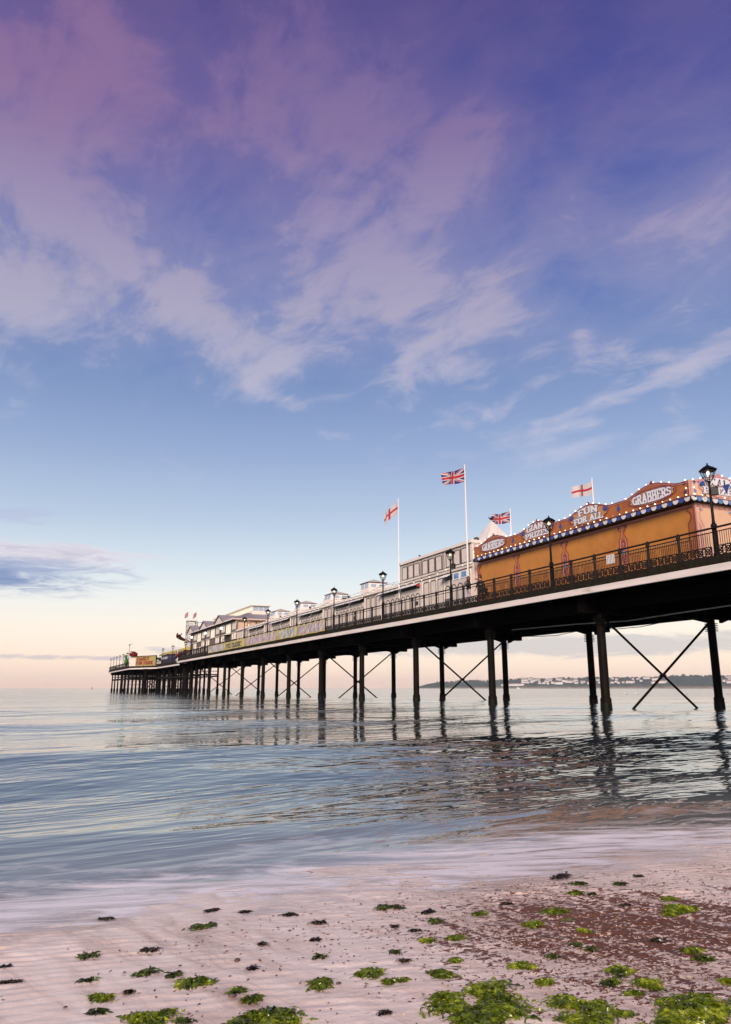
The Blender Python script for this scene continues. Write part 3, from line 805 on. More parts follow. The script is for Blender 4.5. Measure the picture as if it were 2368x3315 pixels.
def put_lamps():
    spots = [(XL, y) for y in LAMPS]
    spots += [(26.95, 146), (26.95, 160), (26.9, 172.5)] + [(22.15, y) for y in (189.5, 198, 206.5, 215, 223, 231, 238.8)] + [(36.5, y) for y in (200, 220, 238.8)]
    first = True
    for x, y in spots:
        o = LP if first else copy_tree(LP)
        first = False
        o.location = (x, y, 5.98); o.rotation_euler = (0, 0, random.uniform(-.1, .3))
        i_ = LAMPS.index(y) if y in LAMPS else -1
        if i_ >= 0:
            o['label'] = ['black Victorian lamp post with a loudspeaker before the peach kiosk end', 'black Victorian lamp post in front of the GIANT PRIZES sign',
                          'black Victorian lamp post with a loudspeaker before the tall panelled hall', 'black Victorian lamp post beside the square roof lantern of the gallery',
                          'black Victorian lamp post just past the end of the printed banners', 'black Victorian lamp post behind the lilac and blue banners',
                          'black Victorian lamp post behind the rose-grey banner', 'black Victorian lamp post at the seaward end of the rose-grey banner'][i_]
        if y > 180: o['label'] = 'black lantern lamp post round the far pier head'; o['group'] = 'lamp posts of the pier head'
        elif y > 140: o['label'] = 'black lantern lamp post beside the narrow end of the pier'; o['group'] = 'lamp posts of the narrow walkway'
    # speaker boxes clamped to the first two columns
    for y in (LAMPS[0], LAMPS[2]):
        b = MB(); b.box(.06, .30, -.13, .13, 2.52, 2.84); b.tube((.04, 0, 2.7), (.1, 0, 2.7), .03, .03, 6)
        s = tag(b.build('loudspeaker', BLACK, None, loc=(0, 0, 0)), 'small black loudspeaker box clamped to a lamp post ' + ('before the peach kiosk end' if y < 25 else 'before the tall panelled hall'), 'loudspeaker')
        s.location = (XL, y, 5.98); s.rotation_euler = (0, 0, R(-55))
    # globe lamps in front of the pavilion
    gproto = None
    for y in (104.6, 115.1, 125.6):
        if gproto is None:
            gproto = thing('globe_lamp', (XL, y, 5.98), 'dark lamp post with a white globe in front of the gabled pavilion', 'lamp post', 'globe lamps by the pavilion')
            MB().lathe([(.13, 0), (.13, .2), (.1, .25), (.09, 1.2), (.06, 1.35), (.05, 3.0), (.09, 3.05), (.06, 3.1)], (0, 0, 0), 10).build('column', IRON, gproto, loc=(0, 0, 0))
            MB().lathe([(.05, 3.08), (.16, 3.14), (.21, 3.26), (.16, 3.38), (.04, 3.46)], (0, 0, 0), 12).build('globe', LAMPB, gproto, smooth=True, loc=(0, 0, 0))
        else:
            c = copy_tree(gproto, (XL, y, 5.98))
put_lamps()

# ------------------------------------------------------------------ the amusement kiosk
PLQ = [(38.9, ['GRABBERS']), (34.35, ['GIANT', 'PRIZES']), (29.95, ['FUN', 'FOR ALL']), (25.5, ['GRABBERS'])]
KY0, KY1 = 23.30, 41.15
def sign_top(y, cs):
    z = 10.08
    for c in cs:
        d_ = (y - c) / 1.68
        if abs(d_) < 1: z = max(z, 10.08 + .38 * (.5 + .5 * math.cos(math.pi * d_)) ** .72)
    return z
BULBM = MB().lathe([(.009, -.031), (.027, -.021), (.035, 0), (.027, .021), (.009, .031)], (0, 0, 0), 8).mesh('bulb', BULB, smooth=True)
BULBS = [BULBM, BULBM, BULBM, BULBM]
for m_ in (DIMB, DEADB):
    q_ = BULBM.copy(); q_.materials[0] = m_; BULBS.append(q_)
def scallop_mesh(m_):
    mb = MB(); pts = [(-.155, 0)] + arc(0, -.06, .155, .145, 180, 360, 8) + [(.155, 0)]
    mb.prism(pts, SIDE, -.012, .012)
    return mb.mesh('scallop', m_)
SCB, SCW = scallop_mesh(BLUE), scallop_mesh(SCALW)
SCLB = scallop_mesh(LBLUE)
def kiosk():
    k = thing('amusement_kiosk', (29, 32, 6.0), 'long orange amusement kiosk with bulb-lit scalloped signboard on the pier', 'kiosk')
    xw, xs = 26.60, 26.10
    # body
    MB().box(xw + .03, 32.0, KY0 + .30, KY1 + .38, 6.002, 9.15).build('wall', ORANGE, k)
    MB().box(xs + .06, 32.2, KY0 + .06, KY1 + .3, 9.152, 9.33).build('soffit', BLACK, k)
    MB().box(xs + .3, 32.1, KY0 + .25, KY1 + .2, 9.332, 9.75).build('roof', ROOF, k)
    # the long side: top moulding, fields, lower panels
    MB().box(xw - .02, xw + .03, KY0 + .32, KY1 + .36, 8.98, 9.09).build('moulding', PINK, k)
    MB().box(xw - .035, xw - .0201, KY0 + .33, KY1 + .35, 9.00, 9.03).build('moulding', OXBLOOD, k)
    orn = [41.45, 37.16, 32.62, 28.10, 23.68]
    for a, b in zip(orn[1:], orn[:-1]):
        pnl = MB().box(xw + .004, xw + .03, a + .2, b - .2, 7.62, 8.96).build('panel', ORANGE, k)
        MB().box(xw - .03, xw + .03, a + .15, b - .15, 7.50, 7.60).build('ledge', GOLDT, k)
        n = 4; w = (b - a - .5) / n
        for i in range(n):
            y0 = a + .25 + i * w
            lp = MB().box(xw + .0, xw + .03, y0 + .07, y0 + w - .07, 6.25, 7.45).build('lower_panel', DKORANGE, k)
            MB().strip([(y0 + .12, 6.4), (y0 + w - .12, 6.4), (y0 + w - .12, 7.36), (y0 + .12, 7.36)], .05, SIDE, xw - .018, xw + .01, closed=True).build('panel_frame', GOLDT, lp)
    # vase-shaped painted ornaments between the fields
    for i, y in enumerate(orn):
        half = i in (0, 4)
        def shp(sc):
            rt = [(.30, 8.97), (.30, 8.86), (.16, 8.78), (.09, 8.70), (.09, 8.52), (.14, 8.42), (.27, 8.28), (.29, 7.3), (.24, 7.05), (.12, 6.92)]
            rt = [(a_ * sc, z) for a_, z in rt]
            if half: 
                s = -1 if i == 0 else 1
                return [(y + s * max(a_, .0), z) for a_, z in rt] + [(y - s * .1, 6.92), (y - s * .1, 8.97)]
            return [(y + a_, z) for a_, z in rt] + [(y - a_, z) for a_, z in reversed(rt)]
        MB().prism(shp(1.0), SIDE, xw - .012, xw + .02).build('ornament', ORANGE2, k)
        o = MB().strip(shp(1.0), .05, SIDE, xw - .030, xw - .0121, closed=True).build('ornament_border', OXBLOOD, k)
        if not half:
            MB().strip(shp(.72), .03, SIDE, xw - .026, xw - .0121, closed=True).build('ornament_line', PINK, o)
            pts = [(y + .15, 8.15), (y + .16, 7.3), (y, 7.05), (y - .16, 7.3), (y - .15, 8.15), (y, 8.3)]
            MB().prism(pts, SIDE, xw - .020, xw - .0123).build('ornament_field', OXBLOOD, o)
            sc = MB()
            for j in range(4):
                sc.strip(arc(y + .04 * (-1) ** j, 8.02 - j * .24, .075, .085, 0, 300, 9), .028, SIDE, xw - .03, xw - .0201)
            sc.build('scrollwork', PINK, o)
            MB().prism(arc(y, 7.62, .10, .09, 0, 324, 9), SIDE, xw - .04, xw - .0202).build('rosette', LBLUE, o)
            for s in (-1, 1): MB().prism(arc(y + s * .22, 8.90, .055, .055, 0, 324, 9), SIDE, xw - .04, xw - .0122).build('rosette', NAVY, o)
    # side signboard
    cs = [c for c, _ in PLQ]
    ys = np.linspace(KY0, KY1, 180)
    poly = [(KY0, 9.36)] + [(y, sign_top(y, cs)) for y in ys] + [(KY1, 9.36)]
    sb = MB().prism(poly, SIDE, xs, xs + .10).build('signboard', ORANGE2, k)
    MB().strip([(y, sign_top(y, cs) - .05) for y in ys], .10, SIDE, xs - .02, xs - .001).build('cornice', OXBLOOD, sb)
    MB().strip([(y, sign_top(y, cs) - .085) for y in ys], .025, SIDE, xs - .028, xs - .0201).build('gold_line', PINK, sb)
    MB().box(xs - .02, xs - .001, KY0, KY1, 9.36, 9.41).build('base_rail', OXBLOOD, sb)
    MB().box(xs - .016, xs - .001, KY0 + .001, KY0 + .07, 9.415, 10.0).build('end_stile', OXBLOOD, sb)
    def plaque(c, lines, fn, plane, s, par, bg, ring, span=1.5, wmat=LETTER):
        """s = direction in which the writing runs along the plane axis"""
        zc = 9.86 if len(lines) == 1 else 9.88
        rx, rz = span, (.36 if len(lines) == 1 else .43)
        pq = MB().prism(arc(c, zc, rx, rz, 0, 350, 36)[:-1], fn, plane - .022, plane - .002).build('plaque', bg, par)
        MB().strip(arc(c, zc, rx, rz, 0, 350, 36)[:-1], .06, fn, plane - .034, plane - .0222, closed=True).build('plaque_rim', ring, pq)
        for e in (-1, 1): MB().prism(arc(c + e * (rx - .13), zc, .05, .07, 0, 324, 9), fn, plane - .035, plane - .0223).build('jewel', NAVY, pq)
        if len(lines) == 2:
            for e in (-1, 1):
                q = c + e * (rx - .18)
                MB().prism([(q - .24, zc + .02), (q + .10, zc - .06), (q + .22, zc + .12), (q + .05, zc + .24), (q - .20, zc + .2)] if e * s > 0 else [(q + .24, zc + .02), (q - .10, zc - .06), (q - .22, zc + .12), (q - .05, zc + .24), (q + .20, zc + .2)], fn, plane - .031, plane - .0224).build('ribbon', BLUE, pq)
        for li, wd in enumerate(lines):
            if len(lines) == 1:
                warp = lambda u, v: (c + s * (u - .5) * 2 * (rx - .28), zc + (v - .5) * 2 * (rz - .09) * math.sqrt(max(.12, 1 - (1.55 * (u - .5)) ** 2)) + 0)
            else:
                ww = (1.95, 2.25)[li]; hh = (.36, .33)[li]; zb = (zc + .03, zc - .36)[li]
                if wd == 'FUN': ww = 1.55
                warp = lambda u, v, ww=ww, hh=hh, zb=zb: (c + s * (u - .5) * ww, zb + v * hh + .07 * (1 - (2 * u - 1) ** 2) * (1 if li == 0 else .6))
            word_mesh(MB(), wd, warp, fn, plane - .023, -.006, px=.20, py=.13, grow=.055).build('lettering_outline', NAVY, pq)
            word_mesh(MB(), wd, warp, fn, plane - .030, -.008, px=.20, py=.13).build('lettering', wmat, pq)
    for c, lines in PLQ: plaque(c, lines, SIDE, xs, -1, sb, GOLDT, OXBLOOD)
    for y in (36.75, 32.25, 27.72):
        MB().prism(arc(y, 9.74, .11, .13, 0, 324, 9), SIDE, xs - .02, xs - .002).build('rosette', BLUE, sb)
        MB().strip(arc(y, 9.95, .07, .07, 0, 300, 7), .03, SIDE, xs - .018, xs - .002).build('scrollwork', OXBLOOD, sb)
        MB().strip(arc(y, 9.52, .06, .06, 90, 390, 7), .03, SIDE, xs - .018, xs - .002).build('scrollwork', OXBLOOD, sb)
    for y in (KY0 + .22,):
        for z in (9.98, 9.58): MB().prism(arc(y, z, .08, .08, 0, 324, 9), SIDE, xs - .02, xs - .002).build('rosette', NAVY, sb)
    # finials above the plaques
    for c in cs:
        MB().lathe([(.07, 0), (.10, .05), (.05, .09), (.06, .13), (.01, .17)], (xs + .05, c, sign_top(c, cs) - .01), 8).build('finial', OXBLOOD, sb)
    # end that looks to the shore, colours paled for the light on it
    ye = KY0 + .25
    MB().box(xw + .05, 29.05, ye - .03, ye + .048, 6.003, 9.15).build('end_panel', LITORANGE, k)
    MB().box(xw - .01, xw + .05, ye - .045, ye + .10, 6.004, 9.15).build('corner_post', PINK, k)
    MB().box(xw + .051, 29.05, ye - .05, ye - .0302, 8.98, 9.08).build('moulding', PINK, k)
    for x0, s in ((26.72, 1), (28.98, -1)):
        pts = [(x0 + s * a_, z) for a_, z in [(.32, 8.97), (.32, 8.86), (.18, 8.78), (.10, 8.70), (.10, 8.42), (.20, 8.30), (.30, 8.1), (.31, 7.3), (.24, 7.05)]]
        MB().strip(pts, .05, ENDF, ye - .05, ye - .0303).build('ornament_border', PINK, k)
        MB().prism([(x0 + s * .02, 7.0), (x0 + s * .16, 7.1), (x0 + s * .17, 8.1), (x0 + s * .02, 8.3)], ENDF, ye - .045, ye - .0304).build('ornament_field', PINK, k)
        MB().prism(arc(x0 + s * .17, 8.88, .06, .06, 0, 324, 9), ENDF, ye - .055, ye - .0305).build('rosette', LBLUE, k)
    MB().box(27.74, 27.77, ye - .045, ye - .0306, 6.3, 8.97).build('batten', LITORANGE, k)
    eb = KY0 - .10
    ce = [27.95]
    xs_ = np.linspace(26.10, 32.2, 70)
    top = lambda x: max(sign_top(x, ce), sign_top(x, [31.3]))
    se = MB().prism([(26.10, 9.36)] + [(x, top(x)) for x in xs_] + [(32.2, 9.36)], ENDF, eb, eb + .099).build('end_signboard', LITORANGE, k)
    MB().strip([(x, top(x) - .05) for x in xs_], .10, ENDF, eb - .02, eb - .001).build('cornice', PINK, se)
    MB().box(26.10, 32.2, eb - .02, eb - .001, 9.361, 9.41).build('base_rail', PINK, se)
    MB().box(26.08, 26.17, eb - .022, eb - .0012, 9.412, 10.05).build('end_stile', PINK, se)
    plaque(27.95, ['WIN', 'PRIZES'], ENDF, eb, 1, se, LITORANGE, PINK, 1.38, LETTER)
    for z in (9.98, 9.58): MB().prism(arc(26.34, z, .08, .08, 0, 324, 9), ENDF, eb - .02, eb - .002).build('rosette', LBLUE, se)
    MB().lathe([(.07, 0), (.10, .05), (.05, .09), (.06, .13), (.01, .17)], (27.95, eb + .05, top(27.95) - .01), 8).build('finial', PINK, se)
    # black opening with an illuminated message strip beyond the pale end panel
    MB().box(29.06, 31.9, ye + .0, ye + .045, 6.004, 9.15).build('opening', BLACK, k)
    MB().box(29.1, 31.5, ye - .14, ye - .01, 8.62, 8.95).build('message_board', BLACK, k)
    LED = mat('led_yellow', (.8, .7, .05), .5, 0, 5, emit=(1, .85, .05), estr=1.6)
    led = MB()
    for i in range(20): led.box(29.2 + i * .11, 29.27 + i * .11, ye - .15, ye - .141, 8.72 + .03 * (i % 3 == 0), 8.86 - .03 * (i % 4 == 0))
    led.build('message_lights', LED, k)
    # scallops of the valance
    n = int((KY1 - KY0) / .325)
    for i in range(n):
        inst(SCB if i % 2 else SCW, 'scallop', k, (xs + .03, KY0 + .02 + (i + .5) * (KY1 - KY0 - .02) / n, 9.352), (random.uniform(-.02, .02), random.uniform(-.12, .05), 0))
    for i in range(18):
        inst(SCLB if i % 2 else SCW, 'scallop', k, (26.27 + i * .325, eb + .03, 9.352), (0, 0, R(90)))
    # light bulbs along both edges of the boards
    for i in range(39): inst(random.choice(BULBS), 'bulb', k, (xs - .07, KY0 + .12 + i * .465, 9.42))
    s_ = 0.0; last = None; yy = KY0 + .1; acc = 0; prev = (yy, sign_top(yy, cs))
    pts = [(y, sign_top(y, cs)) for y in np.linspace(KY0 + .1, KY1 - .05, 1200)]
    acc = .47
    for a_, b_ in zip(pts, pts[1:]):
        acc += math.hypot(b_[0] - a_[0], b_[1] - a_[1])
        if acc >= .47: acc = 0; inst(random.choice(BULBS), 'bulb', k, (xs - .05, b_[0], b_[1] + .03))
    for z in (9.58, 9.80, 10.0): inst(random.choice(BULBS), 'bulb', k, (xs - .02, KY1 + .05, z))
    for z in (9.72,): inst(random.choice(BULBS), 'bulb', k, (xs - .07, KY0 + .1, z))
    for i in range(13): inst(random.choice(BULBS), 'bulb', k, (26.22 + i * .465, eb - .07, 9.42))
    for i in range(13): inst(random.choice(BULBS), 'bulb', k, (26.22 + i * .465, eb - .06, top(26.22 + i * .465) + .02))
    inst(random.choice(BULBS), 'bulb', k, (26.22, eb - .07, 9.72))
kiosk()

# ------------------------------------------------------------------ panelled hall, gallery and pavilion
def arch_outline(w, h, r, name='arch_panel', t=.055, round_top=False):
    mb = MB()
    rr = w / 2 if round_top else r
    pts = [(-w / 2, 0)] + [(-w / 2 + rr - rr * math.cos(R(a)), h - rr + rr * math.sin(R(a))) for a in range(0, 91, 15)] + [(w / 2 - rr + rr * math.sin(R(a)), h - rr + rr * math.cos(R(a))) for a in range(0, 91, 15)] + [(w / 2, 0)]
    mb.strip(pts, t, SIDE, -.035, .0)  # dark strips stand in for the shadow line round each panel
    mb.strip([(-w / 2, .0), (w / 2, .0)], t * .6, SIDE, -.030, -.0)
    inner = [(u * .9, v * .96 + .03) for u, v in pts]
    mb.prism(inner, SIDE, -.008, -.001, 1)
    return mb.mesh(name, [TRIM, STONE])
AP_UP = arch_outline(.86, 1.02, .14); AP_TALL = arch_outline(.80, 2.35, .14); AP_LOW = arch_outline(.66, 1.75, .2, round_top=True); AP_GAL = arch_outline(.82, 2.25, .12)
def hopper_window(par, y0, y1, xw, ztop=8.90, drop=.27, out=.50, n=4):
    """top-hung white window pushed open"""
    w = MB(); a = (xw - .01, ztop); b = (xw - out, ztop - drop)
    P = lambda y, t, d: (a[0] + (b[0] - a[0]) * t - d * .35, y, a[1] + (b[1] - a[1]) * t + d)
    def bar(ya, yb, t0, t1):
        w.hexa([P(ya, t0, 0), P(yb, t0, 0), P(yb, t1, 0), P(ya, t1, 0), P(ya, t0, .035), P(yb, t0, .035), P(yb, t1, .035), P(ya, t1, .035)])
    bar(y0, y1, 0, .14); bar(y0, y1, .84, 1.0)
    for i in range(n + 1):
        yy = y0 + (y1 - y0 - .1) * i / n
        bar(yy, yy + .1, .141, .839)
    o = w.build('open_window', WHITE, par)
    g_ = MB()
    for i in range(n):
        ya = y0 + .105 + (y1 - y0 - .1) * i / n; yb = y0 - .005 + (y1 - y0 - .1) * (i + 1) / n
        g_.add([P(ya, .15, .012), P(yb, .15, .012), P(yb, .83, .012), P(ya, .83, .012)], [(0, 1, 2, 3)])
    g_.build('pane', GLASS, o)
    MB().box(xw - .012, xw - .002, y0 + .05, y1 - .05, ztop - .42, ztop - .02).build('window_opening', BLACK, o)
    return o
def hall():
    xw = 26.6
    h = thing('panelled_hall', (29.4, 47.7, 6.0), 'tall flat-roofed grey hall with arched wall panels behind the kiosk', 'hall')
    MB().box(xw, 32.3, 42.25, 53.05, 6.002, 10.64).build('wall', STONE, h)
    MB().box(xw - .06, 32.36, 42.19, 53.11, 10.642, 10.87).build('parapet', CREAM, h)
    MB().box(xw - .10, xw - .061, 42.15, 53.14, 10.62, 10.66).build('cornice', TRIM, h)
    MB().box(xw - .07, xw - .002, 42.22, 53.10, 9.22, 9.30).build('string_course', CREAM, h)
    MB().box(xw - .075, xw - .002, 42.22, 53.10, 8.97, 9.01).build('string_course', TRIM, h)
    for i, y in enumerate([52.25, 51.2, 50.2, 48.85, 47.8, 46.75, 45.25, 44.2, 43.15]):
        inst(AP_UP, 'arch_panel', h, (xw - .001, y, 9.42))
    for y in (52.95, 51.73, 50.7, 49.62, 49.4, 48.32, 47.27, 46.2, 46.0, 44.72, 43.67, 42.5):
        MB().box(xw - .03, xw - .001, y - .025, y + .025, 9.34, 10.58).build('pilaster', TRIM, h)
    for y in (48.7, 47.62, 46.55): inst(AP_TALL, 'arch_panel', h, (xw - .001, y, 6.4))
    for y in (49.3, 48.15, 47.1, 46.05, 42.45): MB().box(xw - .045, xw - .001, y - .04, y + .04, 6.05, 8.93).build('pilaster', CREAM, h)
    for y in (52.6, 51.75, 50.9, 50.1, 45.55, 44.7, 43.85, 43.0): inst(AP_LOW, 'arch_panel', h, (xw - .001, y, 6.35))
    for y0, y1 in ((49.75, 53.0), (44.85, 46.0)): hopper_window(h, y0, y1, xw, n=4 if y1 - y0 > 2 else 2)
    for y0, y1 in ((43.95, 44.72), (42.95, 43.72)):
        w = MB().strip([(y0, 8.42), (y1, 8.42), (y1, 8.86), (y0, 8.86)], .07, SIDE, xw - .04, xw - .001, closed=True).build('window', WHITE, h)
        MB().box(xw - .015, xw - .002, y0 + .03, y1 - .03, 8.45, 8.83).build('pane', BGLASS, w)
    MB().box(xw - .03, xw - .001, 50.05, 50.6, 7.2, 7.5).build('vent', BLACK, h)
    MB().box(xw - .32, xw - .12, 49.55, 49.72, 8.55, 8.72).build('red_lamp', RED, h)
    MB().box(xw - .03, xw - .001, 45.2, 46.0, 6.05, 7.2).build('door', DARKW, h)
    # end wall towards the kiosk
    MB().box(26.75, 28.3, 42.17, 42.249, 8.2, 10.5).build('end_panel', CREAM, h)
    MB().strip([(26.75, 8.2), (28.3, 8.2), (28.3, 10.5), (26.75, 10.5)], .06, ENDF, 42.15, 42.1699, closed=True).build('panel_frame', PINK, h)
    fl = MB(); fl.lathe([(.16, 0), (.19, .05), (.19, .2), (.12, .27)], (27.3, 42.7, 10.872), 10); fl.build('roof_fan', BLACK, h)
    # small pyramid roof behind
    t = thing('pyramid_turret', (29.6, 44.2, 10.87), 'pale pyramid roofed turret with a bird on its tip behind the kiosk', 'turret')
    MB().box(28.45, 30.75, 43.05, 45.35, 10.872, 10.949).build('wall', STONE, t)
    m_ = MB(); q = [(28.35, 42.95, 10.95), (30.85, 42.95, 10.95), (30.85, 45.45, 10.95), (28.35, 45.45, 10.95), (29.6, 44.2, 12.86)]
    m_.add(q, [(0, 1, 4), (1, 2, 4), (2, 3, 4), (3, 0, 4), (3, 2, 1, 0)])
    m_.build('roof', mat('turret_roof', (.60, .57, .55), .7, .1, 2, stain=(.2, .17, .16), stain_amt=.7), t)
hall()

def gallery():
    xw = 26.6
    g = thing('long_gallery', (29.4, 79, 6.0), 'long low grey gallery with open white windows along the pier', 'gallery')
    MB().box(xw, 32.3, 53.06, 105.5, 6.002, 8.9).build('wall', STONE, g)
    MB().box(xw - .14, xw + .2, 53.13, 105.5, 8.902, 9.18).build('eaves_board', CREAM, g)
    MB().box(xw - .18, xw - .141, 53.13, 105.5, 8.90, 8.94).build('gutter', TRIM, g)
    m_ = MB(); m_.prism([(xw + .2, 8.904), (xw + .2, 9.17), (29.45, 10.0), (32.5, 9.17), (32.5, 8.904)], lambda u, v, d_: (u, d_, v), 53.14, 105.5)
    m_.build('roof', ROOF, g)
    for k in range(5):
        y0 = 49.75 + 10.45 * k
        for (a, b) in ((y0, y0 + 3.3), (y0 + 3.62, y0 + 6.9)):
            if a < 53: 
                if b > 53.3: hopper_window(g, max(a, 53.3), b, xw)
                continue
            hopper_window(g, a, b, xw)
        for j in range(8):
            y = y0 + .45 + j * .86
            if y > 53.4: inst(AP_LOW, 'arch_panel', g, (xw - .001, y, 6.35))
        for j in range(3):
            y = y0 + 7.5 + j * 1.06
            if y > 53.4 and y < 105: inst(AP_GAL, 'arch_panel', g, (xw - .001, y, 6.45))
        for y in (y0 + 3.46, y0 + 6.98, y0 + 10.32):
            if 53.3 < y < 105: MB().box(xw - .06, xw - .001, y - .07, y + .07, 6.05, 8.89).build('pilaster', CREAM, g)
        if y0 + 2 > 53: MB().box(xw - .03, xw - .001, y0 + 3.0, y0 + 6.8, 8.30, 8.34).build('string_course', TRIM, g)
    MB().box(xw - .03, xw - .001, 62.1, 62.6, 7.1, 7.4).build('vent', BLACK, g)
    # rooflights
    for i, yc in enumerate((65.7, 75.5, 85.5, 95.8)):
        xc = 30.0
        c = thing('roof_lantern', (xc, yc, 9.8), ['square white glazed roof lantern on the gallery near the flagpole', 'flared white roof lantern next to the square one on the gallery', 'flared white roof lantern in the middle of three on the gallery', 'flared white roof lantern on the gallery beside the pavilion roof'][i], 'roof lantern', 'roof lanterns of the gallery')
        b0 = .95 if i == 0 else 1.3; b1 = .95
        z0, z1 = 9.75, 11.0
        m_ = MB(); m_.hexa([(xc + sx * b0, yc + sy * b0, z0) for sx, sy in ((-1, -1), (1, -1), (1, 1), (-1, 1))] + [(xc + sx * b1, yc + sy * b1, z1) for sx, sy in ((-1, -1), (1, -1), (1, 1), (-1, 1))])
        m_.build('body', CREAM, c)
        r_ = MB(); e = b1 + .15
        r_.add([(xc - e, yc - e, z1 + .002), (xc + e, yc - e, z1 + .002), (xc + e, yc + e, z1 + .002), (xc - e, yc + e, z1 + .002), (xc, yc, 11.42)], [(0, 1, 4), (1, 2, 4), (2, 3, 4), (3, 0, 4), (3, 2, 1, 0)])
        r_.build('cap', ROOF, c)
        for s in (0, 1):
            for half in (-1, 1):
                lerp = lambda t: b0 + (b1 - b0) * t
                t0, t1 = .56, .92
                u0, u1 = (half * .46 - .36), (half * .46 + .36)
                e0, e1 = lerp(t0) + .012, lerp(t1) + .012
                zz0, zz1 = z0 + (z1 - z0) * t0, z0 + (z1 - z0) * t1
                m_ = MB()
                if s == 0: m_.hexa([(xc - e0 + .01, yc + u0, zz0), (xc - e0 + .01, yc + u1, zz0), (xc - e0, yc + u1, zz0), (xc - e0, yc + u0, zz0), (xc - e1 + .01, yc + u0, zz1), (xc - e1 + .01, yc + u1, zz1), (xc - e1, yc + u1, zz1), (xc - e1, yc + u0, zz1)])
                else: m_.hexa([(xc + u0, yc - e0 + .01, zz0), (xc + u1, yc - e0 + .01, zz0), (xc + u1, yc - e0, zz0), (xc + u0, yc - e0, zz0), (xc + u0, yc - e1 + .01, zz1), (xc + u1, yc - e1 + .01, zz1), (xc + u1, yc - e1, zz1), (xc + u0, yc - e1, zz1)])
                m_.build('window', GLASS if s == 0 else WHITE, c)
                if s == 1:
                    m2 = MB(); m2.box(xc + u0 + .08, xc + u1 - .08, yc - e0 - .02, yc - e1 - .004 if e0 == e1 else yc - e0 - .004, zz0 + .08, zz1 - .08)
                    m2.build('window', GLASS, c)
        MB().strip([(yc - b1 - .05, z1 - .03), (yc + b1 + .05, z1 - .03)], .06, SIDE, xc - b1 - .05, xc - b1 - .02).build('eaves', TRIM, c)
        MB().strip([(xc - b1 - .05, z1 - .03), (xc + b1 + .05, z1 - .03)], .06, ENDF, yc - b1 - .05, yc - b1 - .02).build('eaves', TRIM, c)
gallery()

